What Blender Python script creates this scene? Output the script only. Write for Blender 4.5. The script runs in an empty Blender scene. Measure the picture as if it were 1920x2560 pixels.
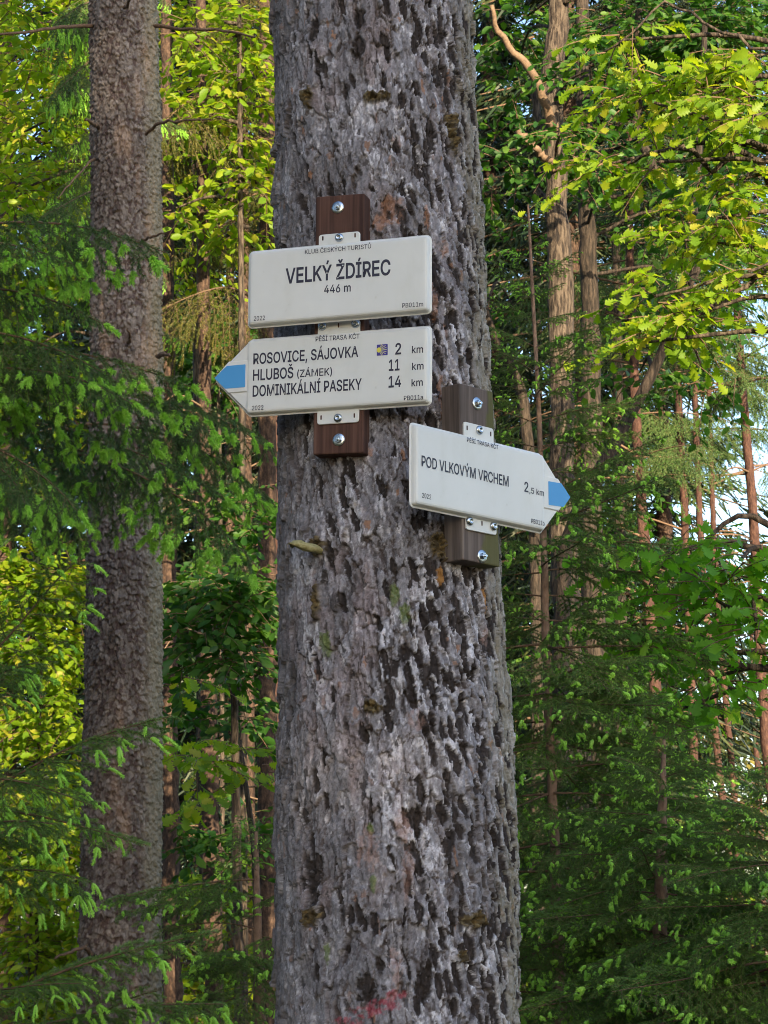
import bpy, math, random
import numpy as np
from mathutils import Matrix, Vector
sc = bpy.context.scene
COL = sc.collection

# ---------------------------------------------------------------- camera, sky, sun, exposure
F, PITCH, CAMZ = 5327.0, math.radians(10.88), 1.6
SUN_AZ, SUN_EL = math.radians(17.0), math.radians(17.0)     # behind the camera, a little to its right
cam_data = bpy.data.cameras.new('camera')
cam = bpy.data.objects.new('camera', cam_data); COL.objects.link(cam)
cam_data.sensor_fit = 'VERTICAL'; cam_data.sensor_height = 36.0; cam_data.sensor_width = 27.0
cam_data.lens = F / 2560 * 36.0
cam_data.clip_start = 0.05; cam_data.clip_end = 3000
cam.location = (0, 0, CAMZ); cam.rotation_euler = (math.pi / 2 + PITCH, 0, 0)
cam_data.dof.use_dof = True; cam_data.dof.focus_distance = 3.6; cam_data.dof.aperture_fstop = 36
sc.camera = cam
w = bpy.data.worlds.new('World'); sc.world = w; w.use_nodes = True
nt = w.node_tree
sky = nt.nodes.new('ShaderNodeTexSky'); sky.sky_type = 'NISHITA'; sky.sun_disc = False
sky.sun_elevation = SUN_EL; sky.sun_rotation = math.pi - SUN_AZ
sky.air_density = 1.0; sky.dust_density = 1.2; sky.ozone_density = 1.6
nt.links.new(sky.outputs[0], nt.nodes['Background'].inputs[0])
nt.nodes['Background'].inputs[1].default_value = 0.098
sd = bpy.data.lights.new('sun', 'SUN'); sd.energy = 4.0; sd.angle = math.radians(0.53); sd.color = (1.0, 0.80, 0.52)
sun = bpy.data.objects.new('sun', sd); COL.objects.link(sun)
SUNV = Vector((math.sin(SUN_AZ) * math.cos(SUN_EL), -math.cos(SUN_AZ) * math.cos(SUN_EL), math.sin(SUN_EL)))
sun.rotation_euler = SUNV.to_track_quat('Z', 'Y').to_euler(); sun.location = SUNV * 30
sc.view_settings.view_transform = 'Standard'; sc.view_settings.look = 'None'
sc.view_settings.exposure = 2.30; sc.view_settings.gamma = 1.0
sc.cycles.max_bounces = 6; sc.cycles.diffuse_bounces = 3; sc.cycles.glossy_bounces = 2
sc.cycles.transmission_bounces = 4; sc.cycles.transparent_max_bounces = 4
sc.cycles.use_denoising = True; sc.cycles.filter_width = 1.0

# ---------------------------------------------------------------- helpers
CT, ST = math.cos(PITCH), math.sin(PITCH)
def ray(px, py):
    r, u = (px - 960) / F, (1280 - py) / F
    return np.array([r, CT - u * ST, ST + u * CT])
def at(px, py, Y):
    d = ray(px, py); return d * (Y / d[1]) + np.array([0, 0, CAMZ])
def m_per_px(Y): return Y / CT / F
V3 = lambda p: Vector((float(p[0]), float(p[1]), float(p[2])))

def mesh_data(name, verts, faces, mats=(), attr=None, smooth=False, midx=None):
    verts = np.asarray(verts, np.float32).reshape(-1, 3)
    if not isinstance(faces, (list, tuple)) : faces = [faces]
    faces = [np.asarray(f, np.int32) for f in faces if len(f)]
    me = bpy.data.meshes.new(name)
    me.vertices.add(len(verts)); me.vertices.foreach_set('co', verts.ravel())
    tot = np.concatenate([np.full(len(f), f.shape[1], np.int32) for f in faces])
    loops = np.concatenate([f.ravel() for f in faces])
    me.loops.add(len(loops)); me.loops.foreach_set('vertex_index', loops)
    me.polygons.add(len(tot))
    st = np.zeros(len(tot), np.int32); st[1:] = np.cumsum(tot)[:-1]
    me.polygons.foreach_set('loop_start', st); me.polygons.foreach_set('loop_total', tot)
    if midx is not None: me.polygons.foreach_set('material_index', np.asarray(midx, np.int32))
    if smooth: me.polygons.foreach_set('use_smooth', np.ones(len(tot), bool))
    if attr is not None:
        a = me.attributes.new('Col', 'FLOAT_COLOR', 'POINT')
        c = np.ones((len(verts), 4), np.float32); c[:, :3] = attr; a.data.foreach_set('color', c.ravel())
    for m in mats: me.materials.append(m)
    me.update(calc_edges=True)
    return me
def link(name, me, parent=None, loc=None):
    o = bpy.data.objects.new(name, me); COL.objects.link(o)
    if parent is not None: o.parent = parent
    if loc is not None: o.location = V3(loc)
    return o
def tag(o, label=None, cat=None, group=None, kind=None):
    if label: o['label'] = label
    if cat: o['category'] = cat
    if group: o['group'] = group
    if kind: o['kind'] = kind
    return o
def thing(name, label, cat, loc, group=None, rotz=0):
    o = bpy.data.objects.new(name, None); COL.objects.link(o); o.location = V3(loc)
    o.rotation_euler = (0, 0, rotz); o.empty_display_size = .1
    return tag(o, label, cat, group)
def unit(a): return a / np.maximum(np.linalg.norm(a, axis=-1, keepdims=True), 1e-9)

def tubes(P, R, n=6, cap=True):
    """P (N,K,3) paths, R (N,K) radii -> verts, quads"""
    P = np.asarray(P, float); R = np.asarray(R, float)
    if P.ndim == 2: P = P[None]; R = R[None]
    N, K, _ = P.shape
    T = np.gradient(P, axis=1); T = unit(T)
    ref = np.where(np.abs(T[:, :1, 2:3]) > .8, np.array([1., 0.13, 0]), np.array([0.05, 0.1, 1.]))
    B = unit(np.cross(T, np.broadcast_to(ref, T.shape))); Nn = np.cross(B, T)
    a = np.arange(n) / n * 2 * np.pi
    V = P[:, :, None] + R[:, :, None, None] * (np.cos(a)[None, None, :, None] * B[:, :, None] + np.sin(a)[None, None, :, None] * Nn[:, :, None])
    idx = np.arange(N * K * n).reshape(N, K, n); nx = np.roll(idx, -1, axis=2)
    q = np.stack([idx[:, :-1], nx[:, :-1], nx[:, 1:], idx[:, 1:]], -1).reshape(-1, 4)
    return V.reshape(-1, 3), q
def smooth_path(pts, k=24):
    pts = np.asarray(pts, float)
    if len(pts) == 2:
        t = np.linspace(0, 1, k)[:, None]; return pts[0] * (1 - t) + pts[1] * t
    d = np.r_[0, np.cumsum(np.linalg.norm(np.diff(pts, axis=0), axis=1))]; d /= d[-1]
    P = np.vstack([2 * pts[0] - pts[1], pts, 2 * pts[-1] - pts[-2]])
    out = []
    for s in np.linspace(0, 1, k):
        i = min(max(np.searchsorted(d, s) - 1, 0), len(pts) - 2)
        t = (s - d[i]) / max(d[i + 1] - d[i], 1e-9)
        p0, p1, p2, p3 = P[i], P[i + 1], P[i + 2], P[i + 3]
        out.append(.5 * ((2 * p1) + (-p0 + p2) * t + (2 * p0 - 5 * p1 + 4 * p2 - p3) * t ** 2 + (-p0 + 3 * p1 - 3 * p2 + p3) * t ** 3))
    return np.array(out)
def merge(parts):
    vs, fs, o = [], [], 0
    for v, f in parts:
        vs.append(np.asarray(v, float)); fs.append(np.asarray(f, np.int64) + o); o += len(v)
    return np.vstack(vs), np.vstack(fs)

# ---- numpy noise
def h2(ix, iy, seed):
    a = ix.astype(np.int64).astype(np.uint32) * np.uint32(374761393) + iy.astype(np.int64).astype(np.uint32) * np.uint32(668265263) + np.uint32((seed * 2246822519) & 0xffffffff)
    a ^= a >> np.uint32(13); a *= np.uint32(1274126177); a ^= a >> np.uint32(16); a *= np.uint32(2654435761); a ^= a >> np.uint32(15)
    return (a.astype(np.float32) / np.float32(4294967296.0))
def vnoise(x, y, seed):
    ix, iy = np.floor(x), np.floor(y); fx, fy = (x - ix), (y - iy)
    fx = fx * fx * (3 - 2 * fx); fy = fy * fy * (3 - 2 * fy)
    a, b, c, d = h2(ix, iy, seed), h2(ix + 1, iy, seed), h2(ix, iy + 1, seed), h2(ix + 1, iy + 1, seed)
    return (a * (1 - fx) + b * fx) * (1 - fy) + (c * (1 - fx) + d * fx) * fy - .5
def fbm(x, y, seed, o=3):
    s, amp, tot = 0, 1., 0.
    for k in range(o):
        s = s + amp * vnoise(x * 2 ** k + 17.3 * k, y * 2 ** k + 5.1 * k, seed + k); tot += amp; amp *= .55
    return s / tot * 2        # about -1..1
def worley(u, v, su, sv, seed, jit=.95):
    U, Vv = u / su, v / sv; iu, iv = np.floor(U), np.floor(Vv)
    f1 = np.full(U.shape, 9., np.float32); f2 = f1.copy(); i1 = np.zeros_like(f1); j1 = i1.copy(); dx1 = i1.copy(); dy1 = i1.copy()
    for a in (-1, 0, 1):
        for b in (-1, 0, 1):
            ci, cj = iu + a, iv + b
            dx = U - (ci + .5 + jit * (h2(ci, cj, seed) - .5)); dy = Vv - (cj + .5 + jit * (h2(ci, cj, seed + 7) - .5))
            d = np.sqrt(dx * dx + dy * dy); m = d < f1
            f2 = np.where(m, f1, np.minimum(f2, d)); f1 = np.where(m, d, f1)
            i1 = np.where(m, ci, i1); j1 = np.where(m, cj, j1); dx1 = np.where(m, dx, dx1); dy1 = np.where(m, dy, dy1)
    rnd = lambda k: h2(i1, j1, seed + 100 + k)
    return f1, f2, dx1, dy1, rnd
def sstep(a, b, x):
    t = np.clip((x - a) / (b - a), 0, 1); return t * t * (3 - 2 * t)
def mix(c, col, m):
    return c * (1 - m[..., None]) + np.asarray(col, np.float32) * m[..., None]

# ---------------------------------------------------------------- materials
def new_mat(name):
    m = bpy.data.materials.new(name); m.use_nodes = True
    return m, m.node_tree, m.node_tree.nodes['Principled BSDF']
def ramp(nt, fac, stops):
    r = nt.nodes.new('ShaderNodeValToRGB'); nt.links.new(fac, r.inputs[0])
    e = r.color_ramp.elements
    while len(e) < len(stops): e.new(.5)
    for k, (p, c) in enumerate(stops): e[k].position = p; e[k].color = (*c, 1)
    return r.outputs[0]
def noise_node(nt, scale, detail=4, vec=None, stretch=None, rough=.6):
    n = nt.nodes.new('ShaderNodeTexNoise'); n.inputs['Scale'].default_value = scale; n.inputs['Detail'].default_value = detail
    n.inputs['Roughness'].default_value = rough
    tc = nt.nodes.new('ShaderNodeTexCoord'); src = tc.outputs['Object']
    if stretch:
        mp = nt.nodes.new('ShaderNodeMapping'); mp.inputs['Scale'].default_value = stretch
        nt.links.new(src, mp.inputs[0]); src = mp.outputs[0]
    nt.links.new(src, n.inputs['Vector'])
    return n.outputs[0]
def bump(nt, bsdf, h, strength=.4, dist=.002):
    b = nt.nodes.new('ShaderNodeBump'); b.inputs['Strength'].default_value = strength; b.inputs['Distance'].default_value = dist
    nt.links.new(h, b.inputs['Height']); nt.links.new(b.outputs[0], bsdf.inputs['Normal'])
def noise_mat(name, stops, scale, stretch=None, rough=.85, bs=.4, bd=.004, detail=5):
    m, nt, b = new_mat(name)
    n = noise_node(nt, scale, detail, stretch=stretch)
    nt.links.new(ramp(nt, n, stops), b.inputs['Base Color']); b.inputs['Roughness'].default_value = rough
    b.inputs['Specular IOR Level'].default_value = .25
    if bs: bump(nt, b, n, bs, bd)
    return m
def attr_mat(name, nscale, rough=.92):
    m, nt, b = new_mat(name)
    a = nt.nodes.new('ShaderNodeAttribute'); a.attribute_name = 'Col'
    n = noise_node(nt, nscale, 6, rough=.7)
    mr = nt.nodes.new('ShaderNodeMapRange'); mr.inputs['From Min'].default_value = .3; mr.inputs['From Max'].default_value = .7
    mr.inputs['To Min'].default_value = .72; mr.inputs['To Max'].default_value = 1.25; nt.links.new(n, mr.inputs[0])
    mx = nt.nodes.new('ShaderNodeVectorMath'); mx.operation = 'SCALE'
    nt.links.new(a.outputs['Color'], mx.inputs[0]); nt.links.new(mr.outputs[0], mx.inputs['Scale'])
    nt.links.new(mx.outputs[0], b.inputs['Base Color']); b.inputs['Roughness'].default_value = rough
    b.inputs['Specular IOR Level'].default_value = .2
    bump(nt, b, n, .5, .0015)
    return m
def leaf_mat(name, stops, trans, tfac=.4, rough=.5, spec=.3):
    m, nt, b = new_mat(name)
    g = nt.nodes.new('ShaderNodeNewGeometry')
    c = ramp(nt, g.outputs['Random Per Island'], stops); nt.links.new(c, b.inputs['Base Color'])
    b.inputs['Roughness'].default_value = rough; b.inputs['Specular IOR Level'].default_value = spec
    t = nt.nodes.new('ShaderNodeBsdfTranslucent')
    mu = nt.nodes.new('ShaderNodeMix'); mu.data_type = 'RGBA'; mu.blend_type = 'MULTIPLY'; mu.inputs[0].default_value = 1
    nt.links.new(c, mu.inputs[6]); mu.inputs[7].default_value = (*trans, 1)
    nt.links.new(mu.outputs[2], t.inputs[0])
    ms = nt.nodes.new('ShaderNodeMixShader'); ms.inputs[0].default_value = tfac
    nt.links.new(b.outputs[0], ms.inputs[1]); nt.links.new(t.outputs[0], ms.inputs[2])
    nt.links.new(ms.outputs[0], nt.nodes['Material Output'].inputs[0])
    return m
M = {}
M['bark_main'] = attr_mat('flaky_spruce_bark', 420)
M['bark_scaly'] = attr_mat('scaly_spruce_bark', 160)
M['needles'] = leaf_mat('dark_needles', [(0, (.028, .072, .020)), (.5, (.052, .115, .026)), (1, (.095, .16, .038))], (1, 1.2, .6), .12)
M['needles_olive'] = leaf_mat('olive_needles', [(0, (.035, .05, .012)), (.6, (.075, .085, .016)), (1, (.16, .14, .03))], (1.3, 1.2, .5), .35)
M['needles_mid'] = leaf_mat('mid_green_needles', [(0, (.046, .108, .022)), (.5, (.088, .175, .034)), (1, (.14, .23, .046))], (1.1, 1.2, .6), .2)
M['shoots'] = leaf_mat('young_shoots', [(0, (.25, .52, .06)), (.5, (.32, .62, .085)), (1, (.38, .66, .12))], (1.3, 1.2, .6), .35)
M['leaf_lit'] = leaf_mat('sunlit_spring_leaves', [(0, (.085, .17, .010)), (.4, (.14, .24, .012)), (.85, (.21, .28, .014)), (1, (.28, .27, .03))], (1.9, 1.8, .6), .55)  # spring green with the yellow of sunlight put into the colour
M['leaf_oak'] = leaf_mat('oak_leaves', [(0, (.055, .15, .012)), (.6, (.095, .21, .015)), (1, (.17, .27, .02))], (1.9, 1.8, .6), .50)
M['leaf_shade'] = leaf_mat('shaded_leaves', [(0, (.020, .07, .012)), (.6, (.035, .105, .016)), (1, (.08, .16, .02))], (1.6, 1.7, .5), .45)  # leaf colour darkened to stand in for shade
M['leaf_young'] = leaf_mat('young_oak_leaves', [(0, (.07, .20, .016)), (.6, (.11, .29, .022)), (1, (.19, .34, .03))], (1.7, 1.7, .6), .48)
M['far_needles'] = leaf_mat('far_needles', [(0, (.010, .024, .012)), (.6, (.018, .036, .016)), (1, (.045, .058, .018))], (1, 1, .6), .12)
M['twig'] = noise_mat('twig_bark', [(.3, (.07, .045, .03)), (.7, (.16, .10, .065))], 60, bs=0)
M['dead_twig'] = noise_mat('dead_twig', [(.3, (.075, .052, .036)), (.7, (.18, .12, .078))], 60, bs=0)
M['bark_oak'] = noise_mat('furrowed_bark', [(.40, (.012, .009, .008)), (.5, (.042, .031, .023)), (.60, (.085, .066, .050))], 55, (1, 1, .16), bs=.9, bd=.02)
M['bark_shade'] = noise_mat('shaded_furrowed_bark', [(.38, (.008, .006, .005)), (.5, (.024, .018, .014)), (.64, (.050, .037, .028))], 50, (1, 1, .16), bs=.9, bd=.02)  # furrowed bark with shade put into its colour
M['bark_pine'] = noise_mat('red_pine_bark', [(.3, (.022, .010, .009)), (.55, (.055, .027, .020)), (.7, (.10, .052, .036))], 40, (1, 1, .4), bs=.8, bd=.02)
M['bark_brown'] = noise_mat('brown_bark', [(.36, (.016, .010, .009)), (.52, (.046, .028, .020)), (.66, (.085, .054, .038))], 48, (1, 1, .5), bs=.8, bd=.02)
M['bark_young'] = noise_mat('young_spruce_bark', [(.3, (.11, .07, .05)), (.7, (.28, .18, .13))], 60, (1, 1, .5), bs=.5, bd=.003)
M['ground'] = noise_mat('forest_floor', [(.3, (.035, .025, .014)), (.5, (.07, .05, .025)), (.62, (.05, .08, .02)), (.8, (.10, .075, .04))], 3, bs=.8, bd=.05, detail=9)

# ---------------------------------------------------------------- ground
n = 90; g = np.sign(np.linspace(-1, 1, n)) * np.abs(np.linspace(-1, 1, n)) ** 2.2 * 1200
X, Y = np.meshgrid(g, g)
Z = fbm(X / 6, Y / 6, 3) * .12 * np.clip(np.hypot(X, Y - 3) / 6, 0, 1) + fbm(X / 40, Y / 40, 9) * .5 * np.clip((np.hypot(X, Y) - 15) / 40, 0, 1)
idx = np.arange(n * n).reshape(n, n)
q = np.stack([idx[:-1, :-1], idx[:-1, 1:], idx[1:, 1:], idx[1:, :-1]], -1).reshape(-1, 4)
tag(link('ground', mesh_data('ground', np.stack([X, Y, Z], -1), q, [M['ground']], smooth=True)), kind='structure')

# ---------------------------------------------------------------- bark-covered trunks
TC_Y = 3.69
ZK = [0, .6, 1.43, 1.7, 2.1, 2.55, 3.2, 5, 9, 13]
RK = [.30, .245, .2085, .204, .197, .187, .184, .17, .13, .07]
XK = [.03, .028, .022, .020, .0135, -.002, -.019, -.05, -.1, -.15]
def trunk_main_r(z): return np.interp(z, ZK, RK)
def trunk_main_x(z): return np.interp(z, ZK, XK)
def trunk_hit(px, py):
    d = ray(px, py); o = np.array([0, 0, CAMZ]); t = 3.45 / d[1]
    for _ in range(300):
        p = o + d * t; c = np.array([trunk_main_x(p[2]), TC_Y])
        if np.hypot(*(p[:2] - c)) <= trunk_main_r(p[2]): break
        t += .002
    th = math.atan2(p[0] - c[0], -(p[1] - c[1]))
    return th, p[2], p
def ring_grid(zs, ths, cx, cy, R):
    """closed loop in theta; zs (K), ths (n); R (K,n)"""
    K, n = R.shape
    V = np.stack([cx[:, None] + R * np.sin(ths)[None], np.broadcast_to(cy, (K,))[:, None] - R * np.cos(ths)[None], np.broadcast_to(zs[:, None], R.shape)], -1)
    idx = np.arange(K * n).reshape(K, n); nx = np.roll(idx, -1, axis=1)
    q = np.stack([idx[:-1], nx[:-1], nx[1:], idx[1:]], -1).reshape(-1, 4)
    return V.reshape(-1, 3), q

def main_trunk():
    zs = np.r_[np.linspace(-.15, 1.30, 60), np.arange(1.305, 3.42, .0019), np.linspace(3.43, 13, 160)].astype(np.float32)
    ths = np.r_[np.radians(np.arange(-108, 108, .5)), np.radians(np.arange(108, 252, 3))].astype(np.float32)
    th2 = np.where(ths > np.pi, ths - 2 * np.pi, ths)
    u, v = np.meshgrid(th2 * .195, zs); u = u.astype(np.float32); v = v.astype(np.float32)
    th = u / .195
    wu = u + .0055 * fbm(u / .03, v / .07, 1) + .0032 * fbm(u / .008, v / .013, 5) + .0018 * fbm(u / .003, v / .005, 6, 2)
    wv = v + .018 * fbm(u / .03, v / .05, 11) + .009 * fbm(u / .009, v / .012, 15) + .0045 * fbm(u / .003, v / .004, 16, 2)
    su = wu + .16 * wv
    right = sstep(-.25, .45, th + .35 * fbm(u / .12, v / .25, 21))
    fA, gA, xA, yA, rA = worley(su, wv, .058, .13, 31)
    fB, gB, xB, yB, rB = worley(su, wv, .0128, .040, 41)
    fD, gD, xD, yD, rD = worley(wu + .05 * wv, wv, .021, .062, 51)
    fC, gC, xC, yC, rC = worley(su, wv, .0055, .0140, 61)
    sel = right + .25 * (rD(9) - .5) > .5
    big = lambda a, b: np.where(sel, a, b)
    h = (rA(0) - .5) * .005
    lev = big((rB(0) - .5) * .0085, (rD(0) - .5) * .0078)
    dome = big((.7 - fB) * .0012, (.7 - fD) * .0004)
    tilt = big((xB * (rB(1) - .5) + yB * (rB(2) - .6)) * .0085, (xD * (rD(1) - .5) + yD * (rD(2) - .75)) * .0105)
    eB = big(gB - fB, gD - fD)
    gate = sstep(-.25, .35, fbm(u / .02, v / .04, 71))
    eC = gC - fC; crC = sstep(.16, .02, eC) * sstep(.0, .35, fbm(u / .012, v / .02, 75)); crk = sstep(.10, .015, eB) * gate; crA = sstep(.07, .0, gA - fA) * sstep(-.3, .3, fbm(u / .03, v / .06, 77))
    flk = (rC(0) - .5) * .0026 + (xC * (rC(1) - .5) + yC * (rC(2) - .6)) * .0030
    fib = fbm(u / .0022, v / .028, 81, 3) * .0006 + fbm(u / .0012, v / .0025, 85, 2) * .0005
    pd = .08 + .26 * sstep(-.15, .55, th + .3 * fbm(u / .10, v / .16, 91)) + .16 * fbm(u / .07, v / .12, 95)
    fE, gE, xE, yE, rE = worley(u + .004 * fbm(u / .02, v / .05, 3) + .15 * v, v + .008 * fbm(u / .02, v / .04, 4), .0150, .044, 201, .85)
    rag = .30 * fbm(u / .0045, v / .009, 203, 3)
    dk = (rE(0) < pd * 1.9).astype(np.float32) * sstep(.56, .47, fE * (.85 + .5 * rE(1)) + rag)
    rim = (rE(0) < pd * 1.9).astype(np.float32) * sstep(.80, .55, fE * (.85 + .5 * rE(1)) + rag) * (1 - dk)
    dk2 = (rC(6) < .07 + .08 * fbm(u / .05, v / .07, 97)).astype(np.float32) * (1 - dk)
    fF, gF, xF, yF, rF = worley(su + .003 * fbm(u / .01, v / .02, 207), wv, .019, .105, 209)
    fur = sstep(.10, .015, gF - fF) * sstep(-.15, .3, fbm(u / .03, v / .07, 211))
    h = h + rim * .0008 - crC * .0010 - fur * .0035 + lev + dome + tilt + flk + fib - .0028 * crk - .003 * crA - dk * (.0042 + .0016 * fbm(u / .004, v / .02, 98, 2)) - dk2 * .001
    # colour
    lum = .52 + .30 * fbm(u / .05, v / .09, 101) + .36 * (rC(3) - .5) + .30 * (big(rB(3), rD(3)) - .5) + .35 * fbm(u / .0035, v / .007, 103)
    c = np.zeros(u.shape + (3,), np.float32) + np.array((.075, .067, .072), np.float32)
    c = mix(c, (.365, .352, .385), np.clip(lum, 0, 1))
    c = mix(c, (.58, .565, .61), sstep(.60, 1.05, lum + rim * .25 + .25 * fbm(u / .012, v / .03, 107)))
    pk = sstep(.15, .7, fbm(u / .06, v / .14, 111) + .8 * (big(rB(7), rD(7)) - .45)) * (1 - right * .6)
    c = mix(c, (.33, .215, .20), pk * .25)
    sp = sstep(.1, .5, fbm(u / .0025, v / .004, 113, 3)) * .4
    c = mix(c, (.085, .075, .08), sp)
    og = (rC(7) > .972) * sstep(-.2, .4, fbm(u / .05, v / .08, 115)); c = mix(c, (.27, .135, .075), og * .8)
    c = mix(c, (.075, .058, .055), np.clip(crk * .8 + crA * .7 + crC * .65 + fur * .9, 0, 1))  # brown cracks; shade along flake edges painted in as dark lines
    dc = np.zeros_like(c) + np.array((.030, .024, .023), np.float32)
    dc = mix(dc, (.060, .048, .045), sstep(-.1, .7, fbm(u / .003, v / .018, 121, 3)))
    dc = mix(dc, (.20, .19, .20), sstep(.45, .8, fbm(u / .004, v / .006, 123, 3)))
    c = c * (1 - np.maximum(dk, dk2 * .8)[..., None]) + dc * np.maximum(dk, dk2 * .8)[..., None]
    ed = sstep(.75, 1.25, th + .15 * fbm(u / .02, v / .03, 125)); c = mix(c, (.26, .235, .165), ed * .55 * (1 - dk))  # warm light from the right painted into the right edge
    left_shade = sstep(-.7, -1.2, th + .2 * fbm(u / .03, v / .06, 127)); c = mix(c, (.10, .092, .095), left_shade * .55)  # forest shade on the left edge painted into the bark colour
    # knots, resin, moss, paint: (px,py,half width px,half height px,kind)
    for px, py, a, b, kind in FEAT:
        t0, z0, _ = trunk_hit(px, py)
        du = (u - t0 * .195) / (a / 1400.); dv = (v - z0) / (b / 1400.)
        d = np.sqrt(du * du + dv * dv) + .45 * fbm(u / .009, v / .012, 131 + int(px)) + .25 * fbm(u / .003, v / .003, 7 + int(py), 2)
        m = sstep(1.05, .75, d)
        if kind == 'knot':
            h += m * (.004 + .007 * sstep(0, .6, vnoise(u / .006, v / .005, 5) + .3)) - .012 * sstep(.5, .1, d)
            cc = mix(np.zeros_like(c) + np.array((.06, .045, .025), np.float32), (.15, .105, .045), sstep(-.2, .5, fbm(u / .004, v / .004, 133)))
            cc = mix(cc, (.20, .17, .10), sstep(.3, .7, fbm(u / .004, v / .004, 139)))
        elif kind == 'resin': cc = np.zeros_like(c) + np.array((.30, .15, .05), np.float32); h += m * .002
        elif kind == 'moss': cc = mix(np.zeros_like(c) + np.array((.10, .14, .035), np.float32), (.19, .21, .07), sstep(0, .5, fbm(u / .003, v / .003, 137))); h += m * .003; m = m * .75
        elif kind == 'dark': cc = dc; h -= m * .006
        elif kind == 'pink': cc = mix(np.zeros_like(c) + np.array((.38, .235, .205), np.float32), (.44, .30, .26), sstep(-.3, .4, fbm(u / .006, v / .012, 141))); m = m * .45 * sstep(-.5, .2, fbm(u / .005, v / .01, 149))
        elif kind == 'rust': cc = np.zeros_like(c) + np.array((.29, .15, .095), np.float32); m = m * .7 * sstep(-.5, .2, fbm(u / .006, v / .009, 143))
        elif kind == 'paint': cc = mix(np.zeros_like(c) + np.array((.26, .04, .06), np.float32), (.38, .16, .18), sstep(-.2, .5, fbm(u / .004, v / .008, 145))); m = m * .8 * sstep(-.45, .15, fbm(u / .005, v / .009, 147)) * (1 - dk)
        c = c * (1 - m[..., None]) + cc * m[..., None]
    rough = fbm(u / .15, v / .3, 151) * .006
    env = sstep(1.28, 1.34, v) * sstep(3.46, 3.40, v)
    R = trunk_main_r(v) + rough + h * np.maximum(env, .0)
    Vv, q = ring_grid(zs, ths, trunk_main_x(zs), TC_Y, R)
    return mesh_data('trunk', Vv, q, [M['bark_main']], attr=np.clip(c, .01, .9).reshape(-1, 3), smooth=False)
FEAT = [(775, 245, 24, 28, 'knot'), (935, 243, 36, 16, 'knot'), (1128, 300, 26, 24, 'knot'), (1135, 345, 12, 40, 'knot'), (1199, 330, 9, 80, 'resin'),
        (785, 75, 16, 40, 'dark'), (895, 115, 16, 30, 'dark'), (900, 40, 14, 30, 'dark'), (795, 1368, 30, 26, 'knot'), (1095, 1365, 30, 34, 'knot'), (1098, 1440, 9, 26, 'resin'),
        (795, 1500, 12, 50, 'knot'), (815, 1610, 18, 30, 'moss'), (1012, 1535, 14, 28, 'moss'), (985, 1490, 12, 30, 'moss'), (930, 1765, 22, 18, 'knot'),
        (780, 2292, 26, 24, 'knot'), (1186, 2300, 34, 22, 'knot'), (1158, 2392, 24, 16, 'knot'), (932, 2210, 8, 20, 'moss'), (928, 2075, 8, 18, 'moss'), (815, 2385, 8, 26, 'moss'),
        (980, 530, 30, 42, 'rust'), (950, 560, 22, 22, 'rust'), (1065, 545, 10, 30, 'rust'), (1105, 620, 14, 22, 'rust'), (1085, 760, 9, 40, 'rust'), (1100, 990, 9, 60, 'rust'), (1210, 1500, 8, 40, 'resin'),
        (1215, 1590, 18, 34, 'pink'), (1020, 2190, 14, 60, 'pink'), (1010, 2060, 22, 40, 'pink'), (915, 2120, 30, 50, 'pink'), (990, 2420, 16, 50, 'pink'), (1040, 1800, 22, 26, 'pink'),
        (960, 640, 12, 20, 'pink'), (780, 2210, 18, 60, 'dark'), (915, 2470, 26, 34, 'dark'), (1060, 2460, 20, 40, 'dark'), (1040, 2050, 17, 32, 'dark'), (1065, 1690, 18, 30, 'dark'), (1010, 1630, 18, 22, 'dark'),
        (955, 2512, 40, 15, 'paint'), (915, 2532, 36, 14, 'paint'), (862, 2556, 40, 12, 'paint'), (985, 2488, 26, 14, 'paint')]
big = thing('spruce_tree', 'thick grey flaky trunk in the middle, carrying the three white signs', 'tree', (.03, TC_Y, 0))
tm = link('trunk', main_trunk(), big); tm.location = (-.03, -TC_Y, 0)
# broken pale stub beside the knot at left
th0, z0, p0 = trunk_hit(800, 1376)
rs = np.random.default_rng(4)
pth = smooth_path([p0 + [0.02, .03, -.002], p0 + [-.012, -.030, -.001], p0 + [-.040, -.040, .004], at(722, 1363, p0[1] - .045)], 12)
rad = np.interp(np.linspace(0, 1, 12), [0, .4, .85, 1], [.0095, .0075, .006, .0035])
vv, qq = tubes(pth, rad, 9); vv += rs.normal(0, .0014, vv.shape)
tip = np.arange(len(vv) - 9, len(vv)); vv[tip] += rs.normal(0, .003, (9, 3))
so = link('branch_stub', mesh_data('branch_stub', vv, [qq, tip[None]], [noise_mat('weathered_stub', [(.3, (.20, .18, .07)), (.7, (.42, .38, .20))], 150, (1, 3, 3), bs=.5)], smooth=True), big)
so.location = (-.03, -TC_Y, 0)

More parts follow.
